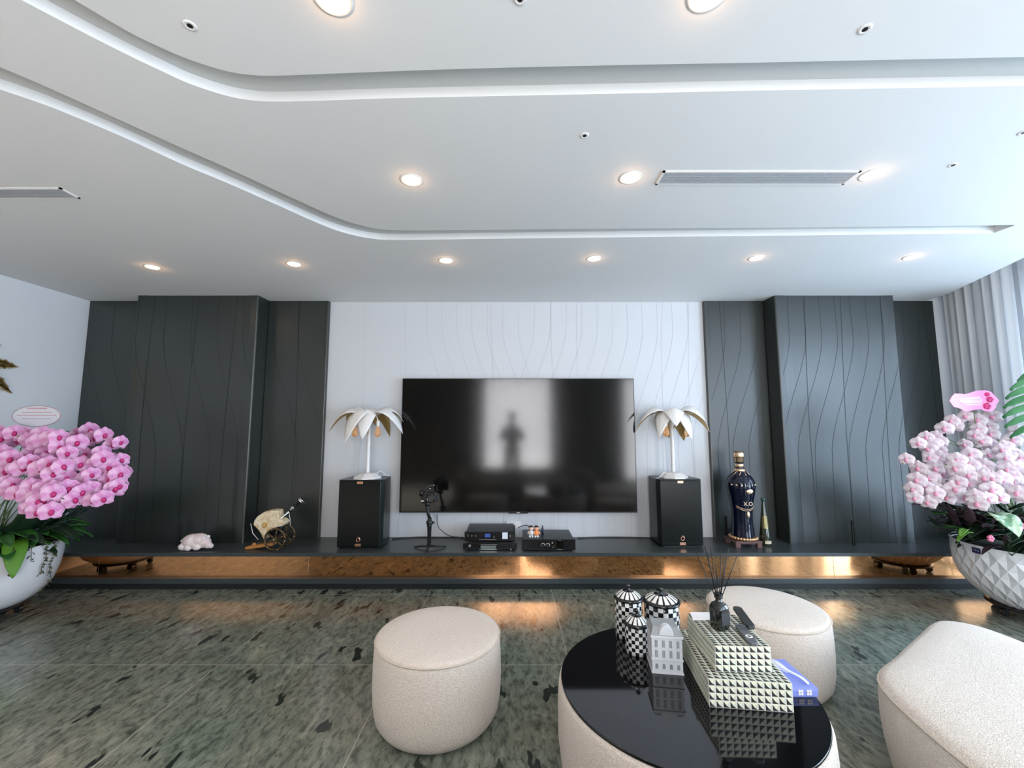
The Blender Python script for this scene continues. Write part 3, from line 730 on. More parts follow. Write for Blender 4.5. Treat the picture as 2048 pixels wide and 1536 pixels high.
# blue box
BLUE = mat('periwinkle_card', (.26, .31, .74), .45)
zb = .032
A, Bq, Cq = at_z(1594, 1376, TH+zb), at_z(1634, 1376, TH+zb), at_z(1556, 1308, TH+zb)
bw = (Bq-A).length; bd = .20
bw = .115; bb = empty('tissue_box', (Bq.x-.112, Bq.y-.0, TH), 0); tag(bb, 'flat periwinkle blue box with white flower print, right of the studded boxes', 'box')
MB().box(0, bw, 0, bd, 0, zb-.008).build('box_base', mat('box_blue_base', (.22, .27, .68), .45), bb, bevel=.001)
MB().box(-.001, bw+.001, -.001, bd+.001, zb-.012, zb).build('lid', BLUE, bb, bevel=.001)
fl = MB()
for cx_, cy_ in ((bw*.70, .0), (bw*.42, .0)):
    for k in range(4):
        q = PI/2*k+.78; fl.prism([(cx_+.007*math.cos(q)+.005*math.cos(w_), zb*.52+.007*math.sin(q)+.005*math.sin(w_)) for w_ in [2*PI*j/10 for j in range(10)]], -.0022, -.0011, 0, None, 'y')
fl.build('flower_print', PWHITE, bb)
mb = MB(); mb.prism([(bw*.55+.02*math.cos(w_), bd*.75+.05*math.sin(w_)) for w_ in [2*PI*j/20 for j in range(20)]], zb, zb+.0006, 0); mb.build('oval_opening', mat('pale_lilac', (.62, .62, .80), .6), bb)
def ribbon(u, v):
    return (bw*(.25+.50*u)+.012*v, bd*(.85-.80*u)+.012*v, zb+.004+.012*math.sin(PI*u)+.004*math.sin(9*u))
mb = MB().grid(ribbon, 16, 2); o = mb.build('ribbon', mat('white_satin', (.80, .80, .84), .35), bb); sd = o.modifiers.new('s', 'SOLIDIFY'); sd.thickness = .0012

# ------------------------------------------------------------------ things on the console
# pink marbled pig
PIG = mat('marbled_pink', (.74, .58, .55), .45, noise=(14, (.88, .78, .76), .35, .6))
k1 = at_y(360, 1100, 3.98); k2 = at_y(427, 1100, 3.98); kw = k2.x-k1.x
pg = MB(); s_ = kw/.32
pg.sphere((.115, 0, .075), (.105, .075, .072)); pg.sphere((.17, 0, .09), (.085, .066, .062)); pg.sphere((.045, -.03, .035), (.045, .04, .035)); pg.sphere((.05, .04, .035), (.045, .03, .035))
pg.sphere((.105, -.05, .03), (.035, .03, .03)); pg.sphere((.22, 0, .065), (.06, .055, .05)); pg.sphere((.265, -.01, .045), (.035, .035, .032)); pg.sphere((.295, -.01, .036), (.02, .024, .022)); pg.sphere((.18, -.045, .035), (.04, .028, .03))
for sy in (-.03, .03):
    pg.lathe([(.022, 0), (.018, .018), (.009, .034), (.001, .04)], 10, 0, T(.225, sy, .095) @ R(.5, 'Y'))
pg.tube([(.018, .0, .085), (-.004, .01, .09), (-.006, -.008, .078), (.008, -.002, .07)], .006, 6)
o = pg.build('pig_figurine', PIG); o.location = (k1.x, 3.99, ZS); o.scale = (s_,)*3
rmx = o.modifiers.new('remesh', 'REMESH'); rmx.mode = 'VOXEL'; rmx.voxel_size = .0045; rmx.use_smooth_shade = True
sm = o.modifiers.new('smooth', 'SMOOTH'); sm.iterations = 4; sm.factor = .6
tag(o, 'pale pink marbled pig ornament lying on the console before the dark panel', 'figurine')
# cannon decanter
YCN = 4.03
cc = at_y(560, 1074, YCN); U_ = cc.y/FPX*.985   # metres per photo pixel here
cn = empty('cannon_decanter', (cc.x, YCN, ZS)); tag(cn, 'gold and cream decanter on a wheeled cannon carriage with dark stopper', 'decanter')
def Cc(u, v): return ((480+u/11.38-560)*U_, (1097.5-(990+v/11.38))*U_)      # console-local x, z
CREAM = mat('decanter_cream', (.66, .48, .27), .30, noise=(26, (.82, .72, .52), .4, .6)); WOODO = mat('orange_wood', (.46, .20, .05), .45); BRZ = mat('dark_bronze', (.10, .065, .03), .35, metal=.6)
poly = [Cc(*q) for q in [(365,690),(385,590),(450,500),(600,405),(750,375),(885,380),(908,450),(915,560),(985,580),(1060,645),(1020,715),(900,740),(780,780),(700,860),(650,1000),(600,995),(560,900),(480,790)]]
MB().prism(poly, -.055, .055, 0, None, 'y').build('decanter_body', CREAM, cn, bevel=.022, seg=4)
dk = MB(); c0 = Cc(720, 760); dk.sphere((c0[0], .01, c0[1]), (.105, .05, .085)); dk.build('decanter_back', mat('decanter_dark', (.008, .008, .016), .15), cn)
em = MB(); c0 = Cc(630, 690); em.sphere((c0[0], -.054, c0[1]), (.022, .003, .020), 0, 14, 8)
for k in range(9):
    q = 2*PI*k/9; em.sphere((c0[0]+.020*math.cos(q), -.055, c0[1]+.018*math.sin(q)), (.009, .005, .009), 0, 10, 6)
em.sphere((c0[0], -.056, c0[1]), (.009, .006, .009), 0, 10, 6)
em.build('relief_ornament', GOLD, cn)
n0 = Cc(930, 560); n1 = Cc(1090, 415); n2 = Cc(1440, 215)
ax = Vector((n1[0]-n0[0], 0, n1[1]-n0[1])).normalized()
M_ = Matrix.Translation((n0[0], 0, n0[1])) @ Vector((0, 0, 1)).rotation_difference(ax).to_matrix().to_4x4()
ln = (Vector((n1[0], 0, n1[1]))-Vector((n0[0], 0, n0[1]))).length; lt = (Vector((n2[0], 0, n2[1]))-Vector((n0[0], 0, n0[1]))).length
MB().lathe([(.030, -.02), (.018, 0), (.011, .01), (.009, ln)], 18, 0, M_).build('neck', SILVER, cn)
MB().lathe([(.012, ln), (.020, ln+.008), (.012, ln+.018), (.016, ln+.035), (.024, ln+.045), (.014, ln+.058), (.016, lt-.035), (.034, lt-.025), (.036, lt-.018), (.018, lt-.014), (.034, lt-.008), (.030, lt), (.01, lt+.006)], 22, 0, M_, mis=[0,0,1,1,1,0,0,1,1,0,1,0]).build('stopper', [BLACK, SILVER], cn)
rr = 21.5*U_
for sy in (-.085, .085):
    wm = MB(); wc = (0, 0, rr)
    ringp = [(rr-.010)*1.0]
    wm.tube([((rr-.009)*math.cos(q), 0, rr+(rr-.009)*math.sin(q)) for q in [2*PI*i/32 for i in range(33)]], .009, 8)
    for k in range(6):
        q = k*PI/3+.35; wm.tube([(.012*math.cos(q), 0, rr+.012*math.sin(q)), ((rr-.01)*math.cos(q), 0, rr+(rr-.01)*math.sin(q))], [.008, .006], 6)
    wm.lathe([(.022, -.014), (.024, 0), (.022, .014)], 16, 0, T(0, 0, rr) @ R(PI/2, 'X'))
    wo = wm.build('wheel', BRZ, cn); wo.location = (0, sy, 0)
    sd = MB()
    for k in range(6):
        q = k*PI/3+.35+PI/6; sd.sphere(((rr-.009)*math.cos(q), -.010, rr+(rr-.009)*math.sin(q)), .0042, 0, 8, 6)
    sd.sphere((0, -.016, rr), .007, 0, 10, 6)
    sd.build('studs', mat('bright_brass', (.95, .85, .65), .15, metal=1), wo)
MB().tube([(0, -.085, rr), (0, .085, rr)], .008, 8).build('axle', BRZ, cn)
w0 = Cc(190, 1200); w1_ = Cc(800, 1090)
MB().prism([(w0[0], .001), (w0[0]+.05, .001), (w1_[0], .030), (w1_[0], .055), (Cc(480,1080)[0], .042), (w0[0], .020)], -.035, .035, 0, None, 'y').build('carriage_trail', WOODO, cn, bevel=.004)
c0 = Cc(370, 1110); MB().sphere((c0[0], -.02, .040), .017).build('wooden_ball', WOODO, cn)
MB().tube([(*Cc(280, 670)[:1], -.03, Cc(280, 670)[1]), (Cc(360, 870)[0], -.045, Cc(360, 870)[1]), (Cc(470, 1020)[0], -.03, Cc(470, 1020)[1])], .0035, 6).build('strap', PWHITE, cn)
MB().tube([(Cc(1110, 440)[0], -.02, Cc(1110, 440)[1]), (Cc(1150, 560)[0], -.03, Cc(1150, 560)[1]), (Cc(1150, 720)[0], -.02, Cc(1150, 720)[1])], .0025, 6).build('cord', PWHITE, cn)

# slim upright black bars
def upright(px, py0, py1, y, label):
    p_ = at_y(px, py1, y); h_ = at_y(px, py0, y).z-ZS
    o = MB().box(-.011, .011, -.008, .008, 0, h_).build('upright_bar', BLACK, None, bevel=.003); o.location = (p_.x, y, ZS)
    tag(o, label, 'upright bar', 'slim black bars standing on the console')
upright(355, 1048, 1098, 4.12, 'slim black upright bar left of the pink pig ornament')
upright(1708, 1040, 1087, 4.12, 'slim black upright bar in front of the right raised panel')
upright(1453, 1032, 1078, 4.30, 'slim black upright bar behind and left of the tall bottle')

# gimbal with camera
YG = 4.0
g0 = at_y(858, 1103, YG)
gb = empty('camera_gimbal', (g0.x, YG, ZS)); tag(gb, 'black camera gimbal on a small tripod in front of the television corner', 'gimbal')
for q in (math.radians(-90), math.radians(20), math.radians(160)):
    MB().tube([(0, 0, .03), (.10*math.cos(q), .10*math.sin(q), .016), (.155*math.cos(q), .155*math.sin(q), .008)], [.010, .009, .007], 8).build('leg', BLACK, gb)
MB().lathe([(.016, .02), (.018, .03), (.018, .16), (.020, .17), (.020, .20), (.024, .205), (.024, .225), (.018, .23)], 20).build('grip', BLACK, gb)
MB().lathe([(.028, .225), (.030, .235), (.030, .25), (.018, .26), (.018, .285)], 20).build('collar_ring', BLACK, gb)
MB().tube([(.03, 0, .238), (.045, 0, .24)], .009, 8).build('knob', BLACK, gb)
MB().tube([(0, 0, .27), (-.012, 0, .32), (-.028, 0, .37), (-.02, 0, .40)], [.014, .016, .014, .018], 10).build('tilt_arm', BLACK, gb)
am = MB(); am.tube([(-.02, .03, .40), (-.075, .04, .42), (-.085, .03, .50), (-.03, .06, .56), (.03, .06, .57)], .014, 8)
am.lathe([(.026, -.02), (.028, 0), (.026, .02)], 16, 0, T(-.08, .02, .50) @ R(PI/2, 'Y')); am.lathe([(.026, -.02), (.028, 0), (.026, .02)], 16, 0, T(-.02, .0, .41))
am.build('motor_arm', BLACK, gb)
bd_ = MB(); bd_.box(-.055, .065, -.02, .03, .425, .515); bd_.box(-.02, .035, -.01, .025, .515, .54); bd_.box(-.06, -.02, -.035, .0, .43, .50); bd_.build('camera_body', mat('camera_black', (.012, .012, .013), .4), gb, bevel=.006)
MB().lathe([(.034, 0), (.036, .01), (.036, .05), (.040, .055), (.040, .07), (.030, .072), (.028, .060)], 24, 0, T(.02, -.02, .47) @ R(PI/2, 'X')).build('lens', GLOSSB, gb)
MB().box(-.075, -.05, -.04, -.034, .435, .447).build('logo_plate', SILVER, gb)
MB().sphere((.0, -.012, .548), .008).build('dial', SILVER, gb)

# audio units
def unit(label, pxl, pxr, yf, zb_, h, d, kind):
    a_ = at_y(pxl, 1090, yf).x; b_ = at_y(pxr, 1090, yf).x; w_ = (b_-a_)/2
    t = empty('audio_unit', ((a_+b_)/2, yf, zb_)); tag(t, label, 'audio unit', 'black audio units under the television')
    MB().box(-w_+.012, w_-.012, .004, d, .012, h-.002).build('case', mat('unit_case', (.035, .04, .04), .38), t, bevel=.003)
    MB().box(-w_, w_, -.006, .006, .008, h).build('front_panel', mat('unit_front', (.008, .008, .009), .22), t, bevel=.003)
    for sx in (-1, 1):
        for yy in (.03, d-.03): MB().lathe([(.014, 0), (.014, .012)], 14, 0, T(sx*(w_-.04), yy, 0)).build('foot', BLACK, t)
    F = R(PI/2, 'X')
    def knob(x_, z_, r_, m_): MB().lathe([(r_, 0), (r_, .012), (r_*.85, .015)], 18, 0, T(x_, -.006, z_) @ F).build('knob', m_, t)
    if kind == 0:
        for x_ in (-.2, -.165, -.13): knob(x_, h*.62, .009, mat('knob_grey', (.12, .12, .11), .3, metal=.5))
        tag(MB().box(-.045, .005, -.008, -.005, h*.45, h*.80).build('display', mat('blue_display', (.04, .07, .25), .3, emit=(.1, .2, .9), es=.12), t), 'dim blue display')
        MB().box(-.10, .06, -.009, -.005, h*.20, h*.25).build('trim_bar', SILVER, t)
        tag(MB().box(.115, .165, -.0075, -.005, h*.30, h*.92).build('sticker', mat('paper_white', (.75, .80, .88), .6), t), 'white square sticker')
        knob(.185, h*.6, .007, SILVER); knob(.04, h*.5, .008, mat('knob_grey', (.12, .12, .11), .3, metal=.5)); knob(-.235, h*.5, .007, SILVER)
    elif kind == 1:
        MB().box(-.085, .065, -.009, -.005, h*.72, h*.80).build('trim_bar', SILVER, t)
        MB().box(-.085, .055, -.009, -.005, h*.25, h*.62).build('display', mat('display_grey', (.16, .18, .18), .3), t)
        MB().box(-.095, .065, -.0085, -.005, h*.12, h*.18).build('trim_bar', SILVER, t)
        knob(-.185, h*.62, .013, SILVER); knob(.19, h*.2, .006, SILVER); knob(-.21, h*.25, .010, BLACK)
    else:
        for x_ in (-.055, -.01):
            knob(x_, h*.48, .018, BLACK)
            MB().tube([(x_+.019*math.cos(q), -.009, h*.48+.019*math.sin(q)) for q in [2*PI*i/20 for i in range(21)]], .0022, 5).build('knob_ring', SILVER, t)
        MB().box(.07, .13, -.0085, -.005, h*.22, h*.86).build('display', mat('display_black', (.002, .002, .002), .1), t)
        MB().box(.075, .125, -.009, -.005, h*.14, h*.18).build('trim_bar', SILVER, t); MB().box(.085, .115, -.009, -.005, h*.90, h*.93).build('trim_bar', SILVER, t)
        knob(.032, h*.72, .008, SILVER); knob(.035, h*.35, .005, SILVER); knob(.05, h*.45, .004, SILVER)
    return t
unit('flat black audio unit, lower of the left stack under the television', 926, 1034, 3.965, ZS, .068, .33, 1)
unit('black audio unit with blue display, upper of the left stack', 929, 1030, 3.99, ZS+.069, .092, .33, 0)
ru = unit('black audio unit with two round knobs, right of the stack', 1044, 1151, 3.945, ZS, .105, .36, 2)
# two little dolls on the right unit
def doll(px, label, body_m, face_m):
    p_ = at_y(px, 1079, 3.99)
    t = empty('toy_figure', (p_.x, 3.99, ZS+.106)); tag(t, label, 'toy figure', 'two little dolls on the audio unit')
    MB().lathe([(.018, .02), (.022, .035), (.020, .055), (.012, .068)], 14).build('torso', body_m, t)
    for sx in (-1, 1):
        MB().sphere((sx*.011, -.006, .013), (.0105, .014, .013), 0, 10, 8).build('foot', PWHITE, t)
        MB().tube([(sx*.017, 0, .058), (sx*.028, -.004, .045), (sx*.026, -.012, .034)], .006, 6).build('arm', face_m, t)
    MB().sphere((0, 0, .084), (.021, .019, .020), 0, 14, 10).build('head', face_m, t)
    MB().sphere((0, .003, .095), (.021, .019, .014), 0, 14, 8).build('hair', mat('hair_dark', (.02, .012, .01), .6), t)
ORG = mat('toy_orange', (.85, .30, .10), .5); SKN = mat('toy_face', (.85, .55, .42), .5)
doll(1062, 'tiny doll with pale top and white shoes, left of the pair on the audio unit', mat('toy_pale', (.6, .6, .62), .5), SKN)
doll(1073, 'tiny orange doll, right of the pair on the audio unit', ORG, mat('toy_face_orange', (.9, .42, .22), .5))
o = MB().lathe([(.011, 0), (.011, .055), (.006, .06), (.006, .08)], 12).build('small_flask', mat('dark_indigo', (.03, .03, .06), .3)); p = at_y(1085, 1060, 4.12); o.location = (p.x, 4.12, ZS+.104)
tag(o, 'small dark cylinder standing behind the dolls on the audio unit', 'cylinder')
# wall socket with plugged adapter, cables
p = at_y(1027, 1049, YB); sk = empty('wall_socket', (p.x, YB-.001, p.z)); tag(sk, 'white double wall socket with a black plug below the television', 'socket')
MB().box(-.075, .075, -.010, -.0005, -.036, .036).build('face_plate', PWHITE, sk, bevel=.003)
pl = MB().box(-.045, .015, -.055, -.010, -.060, .010).build('plug_adapter', BLACK, None, bevel=.004); pl.location = (p.x, YB-.001, p.z-.01); tag(pl, 'black plug adapter pushed into the wall socket', 'plug')
CAB = mat('cable_black', (.015, .015, .016), .5)
def cable(pts, r_, label):
    q = spline([Vector(a_) for a_ in pts], 6); o = MB().tube(q, r_, 6).build('cable', CAB); tag(o, label, 'cable', 'black cables behind the audio units'); return o
g = lambda px, py, y: tuple(at_y(px, py, y))
x_s = sp1.location.x+.22
cable([(x_s, 4.33, ZS+.006), (x_s+.25, 4.40, ZS+.006), (x_s+.6, 4.39, ZS+.006), (x_s+.85, 4.40, ZS+.007), (g(925,1070,4.34)[0]-.02, 4.36, ZS+.006)], .005, 'black cable on the console between the left loudspeaker and the stacked audio units')
c0 = g(874, 1030, 4.415); cable([c0, (c0[0]+.01, 4.41, c0[2]-.1), g(884, 1062, 4.38), g(900, 1072, 4.36), (g(918,1075,4.36)[0], 4.36, ZS+.017)], .0035, 'thin cable dropping from the television behind the gimbal')
x_e = at_y(1314, 1070, 4.3).x
cable([(at_y(1152,1070,4.35).x+.02, 4.36, ZS+.006), (at_y(1200,1070,4.35).x, 4.40, ZS+.006), (x_e-.15, 4.39, ZS+.006), (x_e-.02, 4.35, ZS+.007)], .0045, 'black cable on the console between the right audio unit and the right loudspeaker')
cable([(at_y(1034,1052,4.36).x+.01, 4.375, p.z-.02), (at_y(1045,1052,4.36).x, 4.36, p.z-.0), (at_y(1056,1056,4.36).x, 4.35, ZS+.13), (at_y(1062,1060,4.36).x, 4.335, ZS+.05)], .004, 'short black cable from the plug adapter to the right audio unit')

# big blue bottle on a wooden stand
YBT = 4.14
b0 = at_y(1487, 1087, YBT); u_ = YBT/FPX*.985
bt = empty('display_bottle', (b0.x, YBT, ZS+.062)); tag(bt, 'huge dark blue and gold XO bottle standing on a small wooden stand', 'bottle')
NAVY = mat('navy_ceramic', (.003, .005, .018), .08, spec=.5); BGOLD = mat('bottle_gold', (.80, .55, .36), .28, metal=.9)
zq = lambda py: (1076-py)*u_*.955
R_ = lambda px: px*u_
prof = [(R_(20), 0), (R_(21), .01), (R_(19.5), zq(1058)), (R_(18.5), zq(1040)), (R_(19), zq(1020)), (R_(21.5), zq(1000)), (R_(25), zq(982)), (R_(26.5), zq(970)), (R_(26), zq(962)), (R_(23), zq(954)), (R_(17), zq(946)), (R_(11), zq(940)), (R_(8.2), zq(935)), (R_(7.6), zq(930)), (R_(7.2), zq(922))]
pp = []
for i in range(len(prof)-1):
    for k in range(3): t_ = k/3; pp.append((prof[i][0]*(1-t_)+prof[i+1][0]*t_, prof[i][1]*(1-t_)+prof[i+1][1]*t_))
pp.append(prof[-1])
MB().lathe(pp, 40).build('body', NAVY, bt)
def band(py0, py1, r0, r1, nm='gold_band'):
    MB().lathe([(R_(r0)+.001, zq(py0)), (R_(r0)+.004, zq(py0)+.002), (R_(r1)+.004, zq(py1)-.002), (R_(r1)+.001, zq(py1))], 32).build(nm, BGOLD, bt)
band(939.5, 934.5, 10.5, 8.6); band(931, 924, 7.8, 7.4)
MB().lathe([(R_(7.2), zq(922)), (R_(8.8), zq(921)), (R_(9), zq(912)), (R_(9.8), zq(911)), (R_(9.8), zq(904)), (R_(8.6), zq(901)), (R_(8.6), zq(899)), (R_(7), zq(898))], 30, mis=[1,0,1,0,0,1,0]).build('stopper', [BGOLD, GLOSSB], bt)
mb = MB()
for i in range(28):
    q = 2*PI*i/28; mb.sphere((R_(23)*math.cos(q), R_(23)*math.sin(q), .014), (.018, .018, .015), 0, 8, 6)
mb.lathe([(R_(22), 0), (R_(25), .008), (R_(24.5), .022), (R_(20), .028)], 36)
mb.build('gilt_base_ring', mat('antique_gold', (.75, .47, .26), .3, metal=.9), bt)
F = lambda x_, z_, r_: T(x_, -r_, z_) @ FRONT
text('lettering', 'X.O', .050, BGOLD, bt, F(.004, zq(1003)+.0, R_(22.5)+.003), .0015)
mb = MB()
for zz_, r_, k_ in ((zq(1012), 20.0, .075), (zq(1015), 19.7, .060)):
    mb.tube([(R_(r_)*1.02*math.sin(q)+.0, -R_(r_)*1.02*math.cos(q)-.002, zz_-.03*math.cos(q*1.6)+.02) for q in [-1.0+2.0*i/14 for i in range(15)]], .003, 6)
mb.sphere((.012, -R_(19), zq(1025)), (.016, .006, .03), 0, 8, 8)
mb.sphere((.02, -R_(24.8), zq(978)), (.035, .01, .026), 0, 10, 8)
for k in range(7):
    q = -1.1+.37*k; mb.sphere((R_(25)*math.sin(q), -R_(24)*math.cos(q), zq(966)), (.014, .012, .012), 0, 8, 6)
for k in range(9):
    q = 2*PI*k/9; mb.tube([(R_(17.3)*math.cos(q), R_(17.3)*math.sin(q), zq(947)), (R_(12)*math.cos(q+.15), R_(12)*math.sin(q+.15), zq(941.5)), (R_(10)*math.cos(q+.3), R_(10)*math.sin(q+.3), zq(939))], .004, 5)
mb.build('gilt_emblem', BGOLD, bt)
st = empty('wooden_stand', (b0.x-.005, YBT, ZS)); tag(st, 'low dark red-brown wooden stand under the tall blue bottle', 'stand')
WD = mat('rosewood', (.13, .060, .055), .4)
MB().box(-.125, .125, -.11, .11, .042, .060).build('platform', WD, st, bevel=.004)
MB().box(-.10, .10, -.09, .09, .03, .042).build('apron', WD, st, bevel=.002)
for sx in (-1, 1):
    for sy in (-1, 1): MB().box(sx*.1-.022, sx*.1+.022, sy*.088-.02, sy*.088+.02, 0, .042).build('foot', WD, st, bevel=.004)
# slender bottle
p = at_y(1531, 1084, 4.14)
sb = empty('slender_bottle', (p.x, 4.14, ZS)); tag(sb, 'slender dark green bottle with pale label right of the tall blue bottle', 'bottle')
hB = at_y(1531, 996, 4.14).z-ZS
MB().lathe([(.050, 0), (.053, .008), (.050, .06), (.040, .16), (.026, .28), (.017, .36), (.014, hB-.04), (.013, hB-.03)], 26).build('body', mat('dark_green_glass', (.020, .028, .014), .06, spec=.8), sb)
MB().lathe([(.014, hB-.032), (.019, hB-.028), (.017, hB-.018), (.022, hB-.012), (.022, hB-.002), (.018, hB)], 20).build('stopper', mat('green_enamel', (.05, .09, .08), .2), sb)
MB().lathe([(.0405, .158), (.0272, .275)], 26, cap=False).build('metal_sleeve', mat('olive_metal', (.20, .17, .08), .25, metal=.7), sb)
MB().grid(lambda u, v: (.0535*math.sin((u-.5)*1.2), -.0535*math.cos((u-.5)*1.2)-.0005, .022+.028*v), 6, 1).build('label', mat('pale_gold_label', (.60, .52, .36), .4), sb)

# ------------------------------------------------------------------ orchids in white planters
def mesh_obj(name, me, parent, M):
    o = bpy.data.objects.new(name, me); COL.objects.link(o); o.parent = parent; o.matrix_local = M; return o
def flower_mesh(nm, petal, lip, scale=1.0, seed=0):
    rnd = random.Random(seed); mb = MB()
    def pet(ang, L_, W_, cup):
        def fn(u, v):
            r_ = L_*v; wd = W_*math.sin(PI*min(.98, v*.90+.06))**.7*(u-.5)
            return (wd, r_, cup*(v*v)-.35*abs(u-.5)*W_*.6+.004)
        mb.grid(fn, 4, 4, 0, True, R(ang, 'Z'))
    s_ = scale
    for a in (0, 2.35, -2.35): pet(a+rnd.uniform(-.06, .06), .060*s_, .052*s_, -.006)
    for a in (1.42, -1.42): pet(a+rnd.uniform(-.06, .06), (.058)*s_, .084*s_, -.012+rnd.uniform(-.004, .008))
    mb.sphere((0, -.006*s_, .010*s_), (.014*s_, .020*s_, .010*s_), 1, 8, 6)
    mb.sphere((0, .006*s_, .008*s_), (.006*s_, .006*s_, .008*s_), 1, 8, 6)
    me = mb.mesh(nm, [petal, lip]); return me
def leaf_fn(L_, W_, droop, fold=.25, base=.05):
    def fn(u, v):
        ww = W_*math.sin(PI*min(1, v*.93+base))**.65*(u-.5)
        return (L_*v*(1-.15*v*abs(droop)), ww, L_*(.35*v-droop*v*v)+abs(u-.5)*W_*fold)
    return fn
def facing(pos, n, roll=0):
    n = Vector(n).normalized(); y = Vector((0, 0, 1)); x = y.cross(n).normalized(); y = n.cross(x)
    return Matrix.Translation(pos) @ Matrix((x, y, n)).transposed().to_4x4() @ R(roll, 'Z')
def orchid(t, origin, segs, meshes, stem_m, seed, rimz):
    rnd = random.Random(seed); O = Vector(origin)
    for (x0, y0, x1, y1, n, d) in segs:
        a = at_y(x0, y0, d); b = at_y(x1, y1, d-.08)
        root = O+Vector((rnd.uniform(-.12, .12), rnd.uniform(-.12, .05), rimz))
        mid = (root+a)/2; mid.z = max(a.z, root.z)+.06; mid.x = O.x+(a.x-O.x)*.45
        pts = []
        for k in range(9):
            q = k/8; pts.append(root*(1-q)**2+mid*2*q*(1-q)+a*q*q)
        pts += [a+(b-a)*k/4 for k in (1, 2, 3, 4)]
        pts = [p-O+Vector((0, .03, 0)) for p in pts]
        MB().tube(pts, .0032, 5).build('flower_stem', stem_m, t)
        for k in range(n):
            q = (k+.5)/n; p = a+(b-a)*q
            side = (1 if k % 2 else -1)*.028
            dirv = (b-a).normalized(); pr = Vector((-dirv.z, 0, dirv.x))
            p = p+pr*side+Vector((rnd.uniform(-.012, .012), rnd.uniform(-.05, .03), rnd.uniform(-.012, .012)))
            out = Vector((p.x-O.x, p.y-O.y, 0)).normalized()
            nrm = out*.55+Vector((0-p.x, 0-p.y, 0)).normalized()*.7+Vector((rnd.uniform(-.45, .45), 0, rnd.uniform(-.35, .05)))
            s_ = rnd.uniform(.85, 1.08)
            mesh_obj('orchid_flower', rnd.choice(meshes), t, facing(p-O, nrm, rnd.uniform(-.3, .3)) @ Matrix.Diagonal((s_, s_, s_, 1)))
STEMG = mat('stem_green', (.10, .16, .05), .5)
PINK = mat('orchid_pink', (.58, .13, .42), .5, noise=(20, (.78, .46, .67), .34, .60), sheen=.2); MAG = mat('orchid_lip', (.50, .015, .16), .45)
PALE = mat('orchid_pale', (.60, .44, .52), .5, noise=(30, (.78, .72, .75), .38, .62), sheen=.2); PLIP = mat('orchid_pale_lip', (.72, .30, .42), .45)
LEAFG = mat('leaf_green', (.018, .085, .018), .32, noise=(5, (.04, .14, .025), .4, .65)); LEAFY = mat('leaf_lime', (.10, .26, .02), .55)
DLEAF = mat('leaf_dark', (.012, .030, .014), .4); PURP = mat('leaf_purple', (.035, .014, .022), .6)
POTW = mat('pot_white', (.74, .75, .77), .22, spec=.5)
LP = (-4.03, 3.33); RP = (3.995, 3.37)
def casters(t, r, zt, n=5):
    MB().lathe([(r*.78, zt-.018), (r*.80, zt-.014), (r*.80, zt-.002), (r*.70, zt)], 40).build('caster_base', BLACK, t)
    for k in range(n):
        q = 2*PI*k/n+.6; cx_, cy_ = r*.68*math.cos(q), r*.68*math.sin(q)
        m = MB(); m.lathe([(.026, -.014), (.028, -.010), (.028, .010), (.026, .014)], 18, 0, T(cx_, cy_, .028) @ R(PI/2, 'X'))
        m.box(cx_-.018, cx_+.018, cy_-.018, cy_-.015, .02, zt-.016); m.box(cx_-.018, cx_+.018, cy_+.015, cy_+.018, .02, zt-.016)
        m.box(cx_-.018, cx_+.018, cy_-.018, cy_+.018, zt-.020, zt-.014); m.lathe([(.005, -.02), (.005, .02)], 8, 0, T(cx_, cy_, .028) @ R(PI/2, 'X'))
        m.build('caster', BLACK, t)
lo = empty('potted_orchid', (LP[0], LP[1], 0)); tag(lo, 'bright pink orchid spilling from a smooth white bowl planter on casters at the left', 'potted plant')
ZP = .085; HP_ = .455
pr = [(.215, ZP), (.25, ZP+.012), (.32, ZP+.06), (.375, ZP+.14), (.408, ZP+.25), (.42, ZP+.36), (.42, ZP+HP_-.01), (.413, ZP+HP_), (.40, ZP+HP_-.01), (.397, ZP+.34)]
MB().lathe(pr, 56, cap=False).build('pot', POTW, lo)
MB().lathe([(.001, ZP+.435), (.398, ZP+.435)], 40, cap=False).build('soil', mat('moss', (.02, .03, .012), .9), lo)
MB().lathe([(.001, ZP+.001), (.20, ZP)], 40, cap=False).build('pot_underside', POTW, lo)
casters(lo, .30, ZP)
rnd = random.Random(4)
fm = [flower_mesh('orchid_flower', PINK, MAG, 1.06, i) for i in range(3)]
segsL = [(-40,872,30,872,4,3.1),(20,868,66,885,3,3.15),(62,872,112,884,4,3.12),(60,902,112,918,3,3.08),(118,866,150,905,5,3.05),(150,862,200,874,3,3.3),
 (196,866,236,898,4,3.25),(232,905,252,942,3,3.22),(176,900,222,925,4,3.15),(-20,905,45,930,5,3.0),(0,935,24,985,5,2.98),(52,925,124,942,6,2.95),
 (44,955,70,1025,6,2.92),(74,962,104,1032,6,2.9),(112,950,150,1008,6,2.95),(148,925,186,962,4,3.05),(158,968,176,1000,2,3.0),(172,965,214,1005,4,3.02),
 (198,930,246,968,5,3.1),(128,905,166,925,3,3.2),(216,975,240,985,2,3.1),(-60,940,-20,990,5,2.95),(86,985,118,1000,2,2.86)]
orchid(lo, (LP[0], LP[1], 0), segsL, fm, STEMG, 3, .5)
def leaf(t, nm, pos, az, L_, W_, droop, m, fold=.25):
    o = MB().grid(leaf_fn(L_, W_, droop, fold), 4, 10).build(nm, m, t); o.matrix_local = T(*pos) @ R(az, 'Z')
    sd = o.modifiers.new('s', 'SOLIDIFY'); sd.thickness = .0025; return o
